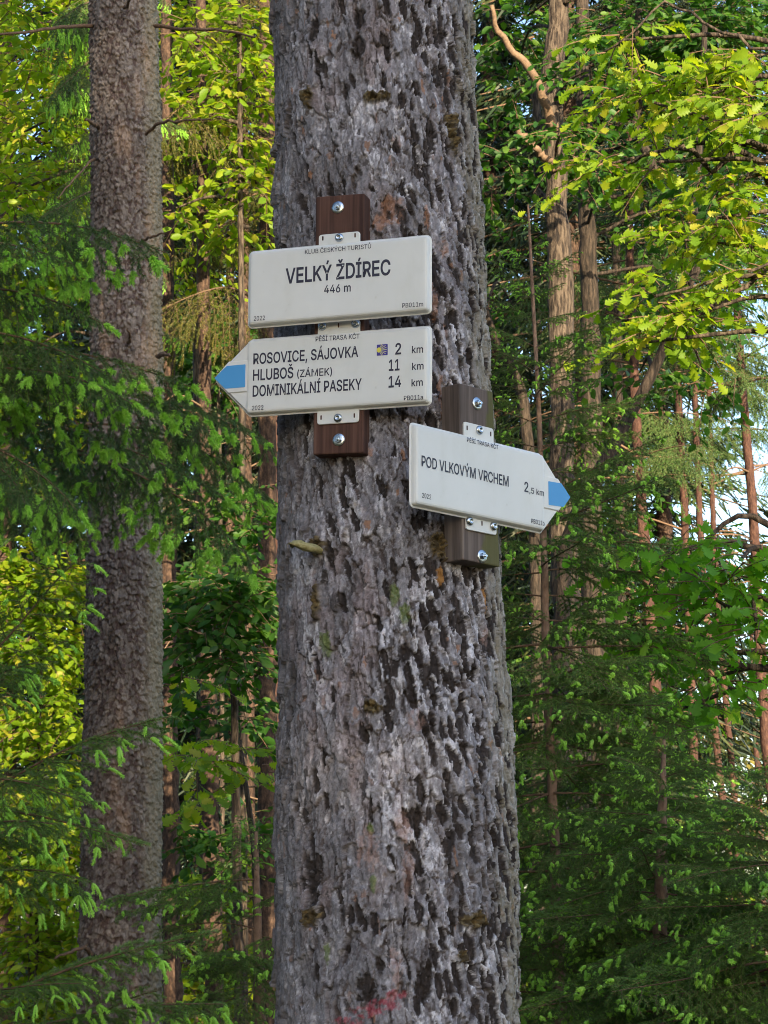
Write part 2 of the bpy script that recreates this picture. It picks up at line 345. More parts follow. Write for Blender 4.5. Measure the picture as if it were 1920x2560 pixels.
def scaly_trunk():
    Yc = 9.6
    pys = [2760, 2560, 2200, 1700, 1300, 600, 0, -400]; cxp = [294, 297, 301, 308, 313, 317, 309, 303]; wp = [226, 212, 203, 193, 184, 175, 168, 160]
    zk, xk, rk = [], [], []
    for py, cxx, ww in zip(pys, cxp, wp):
        p = at(cxx, py, Yc); dep = p[1] * CT + (p[2] - CAMZ) * ST; zk.append(p[2]); xk.append(p[0]); rk.append(ww / 2 / F * dep * .985)
    zk = [-.1, .3] + zk + [18]; xk = [xk[0]] * 2 + xk + [xk[-1] - .2]; rk = [.29, .235] + rk + [.03]
    zs = np.r_[np.linspace(-.1, .9, 20), np.arange(.905, 6.3, .0042), np.linspace(6.35, 18, 60)].astype(np.float32)
    ths = np.r_[np.radians(np.arange(-106, 106, 1.05)), np.radians(np.arange(106, 254, 5))].astype(np.float32)
    th2 = np.where(ths > np.pi, ths - 2 * np.pi, ths)
    u, v = np.meshgrid(th2 * .18, zs); u = u.astype(np.float32); v = v.astype(np.float32)
    wu = u + .007 * fbm(u / .02, v / .04, 1) ; wv = v + .012 * fbm(u / .02, v / .03, 2)
    fB, gB, xB, yB, rB = worley(wu, wv, .0155, .0225, 141)
    fA, gA, xA, yA, rA = worley(wu, wv, .07, .16, 151)
    e = gB - fB
    scale_on = (rB(4) < .62).astype(np.float32)
    h = (rA(0) - .5) * .006 + (rB(0) - .5) * .005 + scale_on * sstep(.02, .35, e) * .0045 + (-yB) * .0105 * scale_on + (xB * (rB(1) - .5)) * .006 + fbm(u / .008, v / .015, 5) * .0022
    lum = .5 + .28 * fbm(u / .25, v / .5, 31) + .45 * (rB(3) - .5) + .35 * fbm(u / .02, v / .05, 9) + .3 * fbm(u / .008, v / .012, 10)
    c = mix(np.zeros(u.shape + (3,), np.float32) + np.array((.055, .043, .038), np.float32), (.225, .195, .18), np.clip(lum, 0, 1))
    c = mix(c, (.085, .06, .05), sstep(.12, .0, e) * .6)
    dk = (rB(6) < .30) * sstep(.03, .2, e); c = mix(c, (.055, .036, .034), dk * .9); h -= dk * .004
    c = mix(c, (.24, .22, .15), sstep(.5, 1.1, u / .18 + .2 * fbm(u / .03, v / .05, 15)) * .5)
    c = mix(c, (.40, .27, .19), sstep(.2, .7, fbm(u / .1, v / .4, 19)) * .35)
    R = np.interp(v, zk, rk) + h + fbm(u / .1, v / .25, 21) * .006
    Vv, q = ring_grid(zs, ths, np.interp(zs, zk, xk), Yc, R)
    base = np.array([xk[0], Yc, 0]); Vv = Vv - base
    t = thing('spruce_tree', 'scaly grey brown spruce trunk at left, behind the young spruce boughs', 'tree', base)
    link('trunk', mesh_data('trunk', Vv, q, [M['bark_scaly']], attr=np.clip(c, .01, .9).reshape(-1, 3)), t)
    for pts, r in [([(240, 66, 9.55), (140, 68, 9.3), (70, 82, 9.2), (-60, 92, 9.1)], .011), ([(385, 66, 9.55), (470, 72, 9.4), (560, 78, 9.3), (640, 92, 9.2)], .010),
                   ([(362, 336, 9.42), (400, 308, 9.3), (450, 302, 9.2), (525, 298, 9.1)], .009), ([(250, 320, 9.5), (235, 310, 9.35), (214, 300, 9.25)], .012),
                   ([(245, 390, 9.55), (205, 425, 9.3), (165, 470, 9.2), (145, 497, 9.15)], .007), ([(355, 606, 9.42), (380, 590, 9.3), (425, 580, 9.2)], .008),
                   ([(312, 20, 9.42), (322, 5, 9.3), (325, -25, 9.2)], .010), ([(322, 858, 9.42), (325, 840, 9.3), (320, 822, 9.25)], .010),
                   ([(230, 2385, 9.4), (205, 2370, 9.3), (140, 2395, 9.2)], .012), ([(395, 890, 9.45), (412, 885, 9.3), (425, 890, 9.2)], .012)]:
        P = smooth_path([at(*p) for p in pts], 14); P += np.random.default_rng(int(r * 1e4)).normal(0, .003, P.shape)
        vv, qq = tubes(P, np.linspace(r, r * .45, 14), 6)
        link('dead_branch', mesh_data('dead_branch', vv - base, qq, [M['twig']], smooth=True), t)
    return t
SCALY = scaly_trunk()

# ---------------------------------------------------------------- boards and signs
def poly_loft(corners, radii, prof, narc=5):
    """rounded convex polygon lofted through (inset, depth) profile; returns verts, quads, cap index list. local X right, Z up, -Y front"""
    C = np.asarray(corners, float); n = len(C); rings = []
    area = 0.5 * np.sum(C[:, 0] * np.roll(C[:, 1], -1) - np.roll(C[:, 0], -1) * C[:, 1])
    assert area > 0
    for ins, dep in prof:
        d = unit(np.roll(C, -1, 0) - C); nin = np.stack([-d[:, 1], d[:, 0]], 1)
        off = []
        for i in range(n):
            n0, n1 = nin[i - 1], nin[i]
            A = np.array([n0, n1]); b = np.array([n0 @ C[i] + ins, n1 @ C[i] + ins]); off.append(np.linalg.solve(A, b))
        off = np.array(off); ring = []
        for i in range(n):
            p, a, b = off[i], unit(off[i - 1] - off[i]), unit(off[(i + 1) % n] - off[i])
            r = max(radii[i] - ins, .0008); half = math.acos(np.clip(a @ b, -1, 1)) / 2
            L = r / math.tan(half); p0, p1 = p + a * L, p + b * L; cen = p + unit(a + b) * (r / math.sin(half))
            a0 = math.atan2(*(p0 - cen)[::-1]); a1 = math.atan2(*(p1 - cen)[::-1]); da = (a1 - a0 + math.pi) % (2 * math.pi) - math.pi
            for s in np.linspace(0, 1, narc): ring.append([cen[0] + r * math.cos(a0 + da * s), dep, cen[1] + r * math.sin(a0 + da * s)])
        rings.append(ring)
    V = np.array(rings); K, m, _ = V.shape; idx = np.arange(K * m).reshape(K, m); nx = np.roll(idx, -1, 1)
    q = np.stack([idx[:-1], nx[:-1], nx[1:], idx[1:]], -1).reshape(-1, 4)
    return V.reshape(-1, 3), q, idx[-1], idx[0]
def ngon_mesh(name, pieces, mat):
    """pieces: list of (verts, quads, [ngon lists])"""
    vs, fs, o = [], [], 0
    for v, q, ng in pieces:
        vs += [tuple(x) for x in v]; fs += [tuple(int(i) + o for i in f) for f in q] + [tuple(int(i) + o for i in f) for f in ng]; o += len(v)
    me = bpy.data.meshes.new(name); me.from_pydata(vs, [], fs); me.materials.append(mat); me.update()
    return me
def rect(x0, z0, x1, z1): return [(x0, z0), (x1, z0), (x1, z1), (x0, z1)]
def plate_mat():
    m, nt, b = new_mat('cream_plastic')
    n = noise_node(nt, 9, 5); c = ramp(nt, n, [(.3, (.57, .567, .545)), (.7, (.62, .618, .60))])
    n2 = noise_node(nt, 70, 3); c2 = nt.nodes.new('ShaderNodeMix'); c2.data_type = 'RGBA'; c2.blend_type = 'MULTIPLY'
    nt.links.new(ramp(nt, n2, [(.22, (.80, .78, .72)), (.34, (1, 1, 1))]), c2.inputs[7]); nt.links.new(c, c2.inputs[6]); c2.inputs[0].default_value = .6
    n3 = noise_node(nt, 3, 5, stretch=(6, 6, 2.5)); c3 = nt.nodes.new('ShaderNodeMix'); c3.data_type = 'RGBA'; c3.blend_type = 'MULTIPLY'; c3.inputs[0].default_value = .8
    nt.links.new(ramp(nt, n3, [(.34, (.94, .937, .915)), (.5, (1, 1, 1))]), c3.inputs[7]); nt.links.new(c2.outputs[2], c3.inputs[6]); c2 = c3
    nt.links.new(c2.outputs[2], b.inputs['Base Color']); b.inputs['Roughness'].default_value = .34; b.inputs['Specular IOR Level'].default_value = .45
    return m
M['plate'] = plate_mat()
def flat(name, c, rough=.5, metal=0.):
    m, nt, b = new_mat(name); b.inputs['Base Color'].default_value = (*c, 1); b.inputs['Roughness'].default_value = rough; b.inputs['Metallic'].default_value = metal
    n = noise_node(nt, 300, 3); bump(nt, b, n, .1, .0005); return m
M['ink'] = flat('dark_blue_ink', (.011, .009, .028), .45)
M['blue'] = flat('blue_marker_paint', (.050, .26, .55), .45)
M['purple'] = flat('purple_blue_ink', (.028, .016, .22), .45)
M['yellow'] = flat('yellow_ink', (.62, .55, .06), .45); M['pale'] = flat('pale_ink', (.48, .45, .22), .45)
M['steel'] = flat('zinc_steel', (.46, .50, .54), .26, 1.0)
def wood(name, stops, algae=None):
    m, nt, b = new_mat(name)
    n = noise_node(nt, 30, 6, stretch=(4.0, 4.0, .10)); n2 = noise_node(nt, 14, 4, stretch=(1, 1, .25))
    ad = nt.nodes.new('ShaderNodeMath'); ad.operation = 'MULTIPLY_ADD'; nt.links.new(n2, ad.inputs[0]); ad.inputs[1].default_value = .5; nt.links.new(n, ad.inputs[2])
    s = nt.nodes.new('ShaderNodeMath'); s.operation = 'SUBTRACT'; nt.links.new(ad.outputs[0], s.inputs[0]); s.inputs[1].default_value = .25
    col = ramp(nt, s.outputs[0], stops)
    if algae:
        tc = nt.nodes.new('ShaderNodeTexCoord'); sx = nt.nodes.new('ShaderNodeSeparateXYZ'); nt.links.new(tc.outputs['Object'], sx.inputs[0])
        n3 = noise_node(nt, 35, 4)
        mr = nt.nodes.new('ShaderNodeMath'); mr.operation = 'MULTIPLY_ADD'; nt.links.new(sx.outputs['X'], mr.inputs[0]); mr.inputs[1].default_value = 26; nt.links.new(n3, mr.inputs[2])
        m2 = nt.nodes.new('ShaderNodeMath'); m2.operation = 'MULTIPLY_ADD'; nt.links.new(sx.outputs['Z'], m2.inputs[0]); m2.inputs[1].default_value = -1.2; nt.links.new(mr.outputs[0], m2.inputs[2])
        f = ramp(nt, m2.outputs[0], [(.80, (0, 0, 0)), (1.0, (.8, .8, .8))])
        mx = nt.nodes.new('ShaderNodeMix'); mx.data_type = 'RGBA'; nt.links.new(f, mx.inputs[0]); nt.links.new(col, mx.inputs[6]); mx.inputs[7].default_value = (*algae, 1); col = mx.outputs[2]
    nt.links.new(col, b.inputs['Base Color']); b.inputs['Roughness'].default_value = .75; b.inputs['Specular IOR Level'].default_value = .25; bump(nt, b, n, .5, .0015)
    return m
M['wood_red'] = wood('red_brown_stain', [(.3, (.034, .015, .011)), (.55, (.078, .036, .025)), (.75, (.115, .06, .044))])
M['wood_grey'] = wood('grey_brown_stain', [(.3, (.055, .042, .036)), (.55, (.115, .088, .076)), (.75, (.17, .135, .115))], (.085, .085, .022))

FIT = {'place': ((-.0773, 3.5062, 1.0792), -16.86, -.08, .984), 'left': ((-.0768, 3.5266, .9264), -17.35, -.46, .984), 'right': ((.158, 3.4234, .7168), 45.79, -.23, 1.021)}
def frame(k):
    p, yaw, roll, s = FIT[k]
    O = np.array(p) * s + np.array([0, 0, CAMZ]); yaw = math.radians(yaw); roll = math.radians(roll)
    Rm = Matrix.Rotation(yaw, 3, 'Z') @ Matrix.Rotation(-roll, 3, 'Y')
    return O, np.array(Rm), s
def to_plate(k, px, py, dep=0.):
    O, Rm, s = frame(k); d = ray(px, py); nrm = Rm[:, 1]; o = np.array([0, 0, CAMZ])
    P = O + nrm * dep * s; t = ((P - o) @ nrm) / (d @ nrm); loc = Rm.T @ (o + d * t - O) / s
    return loc[0], loc[2]
Z1 = lambda zx, zy: (500 + .3918 * zx, 450 + .3918 * zy)
Z2 = lambda zx, zy: (950 + .3315 * zx, 900 + .3315 * zy)
Z3 = lambda zx, zy: (500 + .1808 * zx, 780 + .1808 * zy)
# outline letters (advance, contours in thousandths of an em)
GLYPHS = {
 '(': (273, '90,244 94,283 101,324 107,354 114,384 122,413 132,441 145,477 160,510 177,539 236,539 219,503 204,466 191,428 179,390 169,351 161,313 156,276 152,241 151,207 152,176 155,145 160,115 167,83 177,50 188,16 198,-10 209,-38 222,-66 236,-96 177,-96 156,-59 139,-21 124,16 111,55 102,93 95,131 90,169 89,207'),
 ')': (273, '52,-66 64,-37 76,-9 86,18 97,52 106,85 113,116 118,147 121,177 122,207 121,241 117,276 112,313 104,351 94,390 82,428 69,466 54,503 37,539 97,539 113,510 128,477 142,441 151,413 159,384 167,354 173,323 179,283 183,244 184,207 183,168 178,130 171,92 161,53 149,15 134,-22 117,-59 97,-96 37,-96'),
 ',': (188, '68,71 137,71 84,-119 38,-119'),
 '0': (453, '191,-3 158,7 130,24 105,48 85,77 69,113 60,144 53,178 49,214 48,254 49,294 53,330 60,364 69,395 85,431 106,461 130,484 159,502 191,512 227,516 262,512 295,502 323,484 348,461 368,431 384,395 393,364 400,330 404,294 405,254 404,214 400,178 393,144 384,113 368,77 348,48 323,24 295,7 263,-3 227,-7;250,52 271,60 290,74 306,92 320,116 330,144 338,176 342,213 344,254 342,295 338,332 330,365 320,393 306,416 290,435 271,449 250,457 227,460 203,457 182,449 163,435 147,416 134,393 123,365 115,332 111,295 109,254 111,213 115,176 123,144 134,116 147,92 163,74 182,60 203,52 227,50'),
 '1': (453, '76,55 391,55 391,0 76,0;276,0 212,0 212,448 209,448 86,358 86,427 198,509 276,509'),
 '2': (453, '64,47 234,229 282,282 294,298 303,312 311,327 316,341 319,356 320,371 319,389 315,405 308,419 298,431 287,441 273,449 258,455 241,458 224,460 205,458 188,454 172,447 159,438 148,427 139,413 132,398 128,381 127,362 66,362 68,391 75,418 86,442 102,464 121,482 143,496 168,507 196,513 225,516 254,513 281,507 306,497 328,482 346,465 361,445 372,423 379,398 381,372 380,354 377,336 371,318 363,299 351,280 336,259 317,235 294,209 267,180 153,60 153,57 389,57 389,0 64,0'),
 '4': (453, '40,158 247,509 311,509 109,166 109,163 413,163 413,105 40,105;282,121 282,146 282,318 343,318 343,0 282,0'),
 '5': (453, '192,-5 165,1 140,11 118,25 99,41 83,60 71,82 63,105 60,130 122,130 125,115 130,102 138,89 148,78 160,68 173,60 188,54 204,51 221,50 241,51 259,56 276,64 291,75 304,89 314,104 322,122 326,141 328,162 326,183 321,203 314,221 303,237 290,251 275,262 257,270 238,275 218,277 201,276 184,273 167,268 152,262 139,255 128,246 67,253 96,509 366,509 366,452 151,452 134,301 136,301 148,311 162,318 178,325 194,330 212,333 229,334 252,332 274,328 294,321 313,311 330,299 345,285 358,269 370,251 379,231 386,210 390,187 391,163 388,132 381,102 369,76 352,52 332,32 309,15 282,3 253,-4 221,-7'),
 '6': (453, '196,-4 168,3 142,15 119,31 100,51 84,74 73,101 66,130 64,162 65,187 71,212 80,239 93,268 112,302 137,340 252,509 322,509 151,261 145,261 165,288 196,307 208,311 221,313 235,314 265,312 291,305 316,295 337,280 355,262 370,240 380,215 387,187 389,157 387,127 379,98 368,73 352,50 333,30 310,14 284,3 257,-4 226,-7;245,50 263,55 279,63 293,73 304,86 314,101 322,119 326,137 327,157 326,178 322,196 314,213 304,228 293,241 279,251 263,259 245,264 226,265 207,264 190,259 174,252 160,241 148,229 138,214 131,197 126,179 125,158 126,138 131,119 138,102 148,86 160,73 174,63 190,55 207,50 226,48'),
 'A': (480, '201,509 276,509 463,0 395,0 287,302 264,372 232,478 245,478 213,371 191,302 85,0 16,0;110,199 370,199 370,142 110,142'),
 'B': (456, '60,509 241,509 274,507 304,501 329,491 350,477 367,461 381,442 390,421 396,398 398,374 397,353 393,336 387,320 378,307 368,295 356,286 343,278 329,272 315,267 315,262 331,260 347,254 363,245 378,234 391,220 402,203 411,184 416,161 418,136 416,111 410,88 400,67 386,48 368,31 344,18 317,8 284,2 247,0 60,0;245,57 281,60 309,67 330,80 344,96 353,115 355,137 354,153 350,169 342,184 333,197 320,209 306,218 289,225 269,229 248,231 125,231 125,57;238,285 256,287 273,290 288,296 302,304 314,314 323,326 330,340 335,355 336,372 333,393 326,412 313,429 294,442 270,449 240,452 125,452 125,285'),
 'C': (510, '235,-5 205,1 177,11 150,25 126,42 104,63 86,88 70,115 57,146 48,179 42,215 40,254 42,293 48,329 57,362 70,393 86,421 104,445 126,466 150,484 177,498 205,508 235,514 267,516 293,514 317,511 340,504 362,496 383,485 402,471 419,456 435,438 448,418 459,397 467,373 473,348 408,348 404,365 397,380 389,395 380,407 369,418 357,428 344,437 330,444 315,449 300,453 284,455 267,456 237,453 209,445 184,432 161,414 141,391 125,364 113,332 106,295 103,254 106,213 113,177 125,145 141,117 161,94 184,76 210,63 237,56 267,53 284,54 300,56 315,60 330,65 344,72 357,81 369,90 380,102 389,114 397,128 404,144 408,160 473,160 467,135 459,112 448,91 435,71 420,53 402,38 383,24 363,13 341,5 317,-2 293,-6 267,-7'),
 'D': (502, '96,0 96,57 215,57 254,60 288,68 318,81 343,99 363,122 379,149 390,181 397,216 399,255 397,294 390,329 379,361 364,388 344,410 320,428 291,441 258,449 221,452 93,452 93,509 225,509 261,507 294,501 325,492 353,478 385,455 412,426 433,391 446,361 455,329 460,293 462,255 460,217 455,181 446,149 433,119 417,92 398,68 376,48 351,31 322,17 291,8 256,2 219,0;125,0 60,0 60,509 125,509'),
 'E': (419, '60,509 372,509 372,452 125,452 125,286 355,286 355,229 125,229 125,57 375,57 375,0 60,0'),
 'H': (517, '60,509 125,509 125,289 392,289 392,509 457,509 457,0 392,0 392,232 125,232 125,0 60,0'),
 'I': (300, '31,57 118,57 118,452 31,452 31,509 269,509 269,452 183,452 183,57 269,57 269,0 31,0'),
 'J': (396, '143,-2 106,11 75,33 57,55 44,81 36,111 33,145 33,173 98,173 98,145 100,117 108,93 122,74 139,61 160,53 185,50 209,53 230,61 248,74 261,93 269,117 272,145 272,509 336,509 336,145 334,111 326,81 313,55 294,33 263,11 227,-2 185,-7'),
 'K': (467, '104,216 139,261 174,303 212,344 364,509 448,509 231,276 228,276 104,145;60,509 125,509 125,334 124,225 125,193 125,0 60,0;188,259 228,309 449,0 372,0'),
 'L': (393, '60,509 125,509 125,57 361,57 361,0 60,0'),
 'M': (628, '60,509 152,509 277,187 287,159 299,123 311,84 322,49 307,49 318,83 330,121 342,158 352,187 476,509 568,509 568,0 504,0 504,291 504,327 505,369 506,413 507,457 513,457 498,409 482,363 467,322 456,291 342,0 286,0 170,291 159,321 145,361 129,408 112,457 119,457 120,416 121,372 122,328 122,291 122,0 60,0'),
 'N': (523, '60,509 136,509 343,183 363,151 388,107 414,55 405,54 401,108 399,157 399,195 399,509 463,509 463,0 387,0 202,290 177,331 148,381 108,452 119,454 122,384 124,328 125,291 125,0 60,0'),
 'O': (533, '235,-5 205,1 177,11 150,25 126,42 105,63 86,88 70,115 57,146 48,179 42,215 40,254 42,293 48,329 57,362 70,393 86,421 105,445 126,466 150,484 177,498 205,508 235,514 267,516 299,514 329,508 357,498 384,484 408,466 429,445 448,421 464,393 477,362 486,329 491,293 493,254 491,215 486,179 477,146 464,115 448,88 429,63 408,42 384,25 357,11 329,1 299,-5 267,-7;296,55 324,63 349,76 372,94 392,116 408,144 420,176 428,213 430,254 428,295 420,332 408,365 392,392 372,415 349,433 324,446 296,453 267,456 237,453 210,445 184,433 161,415 142,392 125,364 113,332 106,295 103,254 106,213 113,176 125,144 142,117 161,94 184,76 210,63 237,55 267,53'),
 'P': (445, '60,509 235,509 272,506 305,499 332,487 356,471 375,452 390,430 400,404 407,377 409,348 407,318 400,291 390,265 375,243 356,223 332,207 305,195 272,188 235,186 109,186 109,242 233,242 257,244 279,248 297,256 312,266 324,279 333,294 339,310 343,328 344,348 343,367 339,385 333,402 324,416 312,428 297,439 279,446 257,451 232,452 125,452 125,0 60,0'),
 'R': (449, '60,509 236,509 273,506 305,500 333,489 356,473 376,455 390,433 401,408 407,381 409,352 407,323 401,296 390,271 376,250 356,232 333,217 305,206 273,200 236,198 96,198 96,255 234,255 258,256 280,260 298,267 313,276 325,287 334,300 340,316 344,333 345,352 344,371 340,389 334,405 325,419 313,430 298,440 279,446 258,451 233,452 125,452 125,0 60,0;230,229 303,229 428,0 353,0'),
 'S': (447, '188,-7 156,-1 128,9 102,23 81,40 64,60 51,83 42,109 38,137 104,137 108,118 114,102 123,88 136,76 150,66 166,59 185,53 204,50 224,49 246,50 267,54 286,60 303,69 317,79 329,92 338,106 344,122 346,139 344,154 340,168 332,179 322,189 310,197 296,205 245,222 184,239 145,253 112,269 86,289 67,313 56,341 52,372 54,400 62,425 75,448 92,468 113,484 138,498 165,508 195,514 227,516 259,514 289,508 316,498 340,484 360,468 377,449 390,427 398,403 401,378 337,378 332,402 320,421 302,437 280,449 254,456 225,459 204,457 185,454 167,448 152,440 139,430 129,418 121,405 117,391 115,376 117,359 122,345 131,334 142,324 155,315 169,308 212,293 264,279 312,264 328,256 344,248 359,238 372,226 384,213 395,198 402,180 407,161 408,139 406,112 399,87 386,64 370,43 349,25 323,11 294,0 261,-7 224,-9'),
 'T': (449, '32,509 417,509 417,452 257,452 257,0 193,0 193,452 32,452'),
 'U': (517, '220,-6 186,2 154,15 126,33 103,55 85,80 71,108 63,140 60,173 60,509 124,509 124,178 126,155 132,133 141,113 153,95 169,80 187,68 208,59 232,53 259,52 285,53 309,59 331,68 349,80 364,95 377,113 385,133 391,155 393,178 393,509 457,509 457,173 454,140 446,108 433,80 414,55 391,33 363,15 332,2 297,-6 259,-8'),
 'V': (480, '16,509 84,509 192,206 215,137 248,31 235,31 267,138 290,206 395,509 463,509 278,0 204,0'),
 'Y': (472, '203,208 16,509 91,509 192,344 222,292 250,230 224,230 251,293 280,344 381,509 455,509 268,208 268,0 203,0'),
 'Z': (438, '42,46 273,385 306,431 341,476 348,454 285,452 223,452 40,452 40,509 397,509 397,462 169,129 134,81 97,33 90,54 152,57 214,57 399,57 399,0 42,0'),
 'a': (389, '137,-7 115,-3 94,5 76,15 60,29 48,45 38,63 32,84 30,108 32,128 36,146 43,161 53,174 64,184 78,193 92,200 108,206 125,211 178,220 234,227 265,235 276,255 276,257 275,272 272,285 267,297 260,307 251,315 240,322 227,327 212,330 196,331 178,330 163,327 149,322 118,301 100,274 41,291 51,313 64,331 79,346 95,358 114,368 133,375 153,380 173,383 194,384 239,379 255,375 271,369 286,360 300,350 312,336 322,320 330,301 335,278 337,251 337,0 277,0 277,52 272,52 252,25 242,16 229,8 215,1 199,-4 181,-7 160,-9;192,47 211,51 228,59 242,68 254,80 263,93 270,108 274,122 276,138 276,190 259,182 231,176 200,171 175,168 134,159 122,153 112,147 103,139 97,130 93,118 92,105 93,93 96,82 102,72 109,64 119,57 130,52 142,48 156,46 170,45'),
 'b': (424, '208,-7 189,-3 172,4 159,12 147,21 138,31 118,59 112,59 112,0 53,0 53,509 114,509 114,319 118,319 137,346 147,355 158,364 171,373 188,379 207,383 229,384 259,382 287,374 313,361 335,342 354,320 370,293 381,261 388,227 390,189 388,151 381,116 370,84 355,57 336,34 313,16 288,3 260,-6 229,-8;242,49 262,55 279,66 294,80 306,97 316,117 323,139 327,163 328,189 327,215 323,239 316,261 307,281 295,298 280,311 262,322 243,328 220,330 198,328 178,322 161,312 147,299 134,282 125,263 118,241 114,216 113,189 114,162 118,138 125,115 135,95 147,78 162,65 179,55 198,49 220,47'),
 'k': (381, '110,212 121,212 284,379 360,379 184,199 177,199 110,137;53,509 114,509 114,0 53,0;148,186 191,229 372,0 294,0'),
 'm': (610, '53,379 112,379 112,295 108,295 114,314 122,331 132,346 144,358 158,368 172,376 187,382 203,385 219,386 245,383 268,375 287,361 303,342 314,320 321,295 312,295 318,312 326,329 337,343 350,356 364,366 381,375 398,381 417,385 437,386 458,385 478,380 497,372 514,361 529,346 541,328 550,307 555,283 557,255 557,0 496,0 496,254 493,279 485,298 473,313 456,323 438,329 419,330 402,329 387,326 374,320 363,312 353,302 345,290 340,277 336,263 335,247 335,0 274,0 274,260 272,280 265,297 253,311 238,322 220,328 199,330 185,329 171,326 158,320 145,312 135,302 126,289 119,274 115,257 114,238 114,0 53,0'),
 'Á': (480, '201,509 276,509 463,0 395,0 287,302 264,372 232,478 245,478 213,371 191,302 85,0 16,0;110,199 370,199 370,142 110,142;260,659 329,659 263,558 213,558'),
 'Í': (300, '31,57 118,57 118,452 31,452 31,509 269,509 269,452 183,452 183,57 269,57 269,0 31,0;171,659 240,659 174,558 124,558'),
 'Ý': (472, '203,208 16,509 91,509 192,344 222,292 250,230 224,230 251,293 280,344 381,509 455,509 268,208 268,0 203,0;257,659 325,659 259,558 209,558'),
 'Č': (510, '235,-5 205,1 177,11 150,25 126,42 104,63 86,88 70,115 57,146 48,179 42,215 40,254 42,293 48,329 57,362 70,393 86,421 104,445 126,466 150,484 177,498 205,508 235,514 267,516 293,514 317,511 340,504 362,496 383,485 402,471 419,456 435,438 448,418 459,397 467,373 473,348 408,348 404,365 397,380 389,395 380,407 369,418 357,428 344,437 330,444 315,449 300,453 284,455 267,456 237,453 209,445 184,432 161,414 141,391 125,364 113,332 106,295 103,254 106,213 113,177 125,145 141,117 161,94 184,76 210,63 237,56 267,53 284,54 300,56 315,60 330,65 344,72 357,81 369,90 380,102 389,114 397,128 404,144 408,160 473,160 467,135 459,112 448,91 435,71 420,53 402,38 383,24 363,13 341,5 317,-2 293,-6 267,-7;266,599 315,659 376,659 376,656 295,565 237,565 157,656 157,659 217,659'),
 'Ě': (419, '60,509 372,509 372,452 125,452 125,286 355,286 355,229 125,229 125,57 375,57 375,0 60,0;218,599 266,659 327,659 327,656 247,565 189,565 109,656 109,659 169,659'),
 'Š': (447, '188,-7 156,-1 128,9 102,23 81,40 64,60 51,83 42,109 38,137 104,137 108,118 114,102 123,88 136,76 150,66 166,59 185,53 204,50 224,49 246,50 267,54 286,60 303,69 317,79 329,92 338,106 344,122 346,139 344,154 340,168 332,179 322,189 310,197 296,205 245,222 184,239 145,253 112,269 86,289 67,313 56,341 52,372 54,400 62,425 75,448 92,468 113,484 138,498 165,508 195,514 227,516 259,514 289,508 316,498 340,484 360,468 377,449 390,427 398,403 401,378 337,378 332,402 320,421 302,437 280,449 254,456 225,459 204,457 185,454 167,448 152,440 139,430 129,418 121,405 117,391 115,376 117,359 122,345 131,334 142,324 155,315 169,308 212,293 264,279 312,264 328,256 344,248 359,238 372,226 384,213 395,198 402,180 407,161 408,139 406,112 399,87 386,64 370,43 349,25 323,11 294,0 261,-7 224,-9;223,599 271,659 332,659 332,656 252,565 194,565 113,656 113,659 173,659'),
 'Ů': (517, '220,-6 186,2 154,15 126,33 103,55 85,80 71,108 63,140 60,173 60,509 124,509 124,178 126,155 132,133 141,113 153,95 169,80 187,68 208,59 232,53 259,52 285,53 309,59 331,68 349,80 364,95 377,113 385,133 391,155 393,178 393,509 457,509 457,173 454,140 446,108 433,80 414,55 391,33 363,15 332,2 297,-6 259,-8;243,529 228,533 214,539 202,548 191,558 182,570 175,583 171,597 170,612 171,628 175,642 182,656 191,667 202,678 214,686 228,692 243,696 259,697 275,696 290,692 304,686 316,678 327,667 336,656 343,642 347,628 348,612 347,597 343,583 336,570 327,558 316,548 304,539 290,533 275,529 259,527;270,572 280,576 289,583 296,592 300,601 301,612 300,624 296,634 289,643 280,649 270,653 259,655 248,653 238,649 229,643 222,634 218,624 217,612 218,601 222,592 229,583 238,576 248,572 259,571'),
 'Ž': (438, '42,46 273,385 306,431 341,476 348,454 285,452 223,452 40,452 40,509 397,509 397,462 169,129 134,81 97,33 90,54 152,57 214,57 399,57 399,0 42,0;219,599 268,659 329,659 329,656 248,565 190,565 110,656 110,659 170,659'),
 ' ': (188, ''),
}
def inside(pt, poly):
    x, y = pt; a, b = poly, np.roll(poly, -1, 0)
    c = ((a[:, 1] > y) != (b[:, 1] > y)) & (x < (b[:, 0] - a[:, 0]) * (y - a[:, 1]) / np.where(b[:, 1] == a[:, 1], 1, b[:, 1] - a[:, 1]) + a[:, 0])
    return bool(c.sum() % 2)
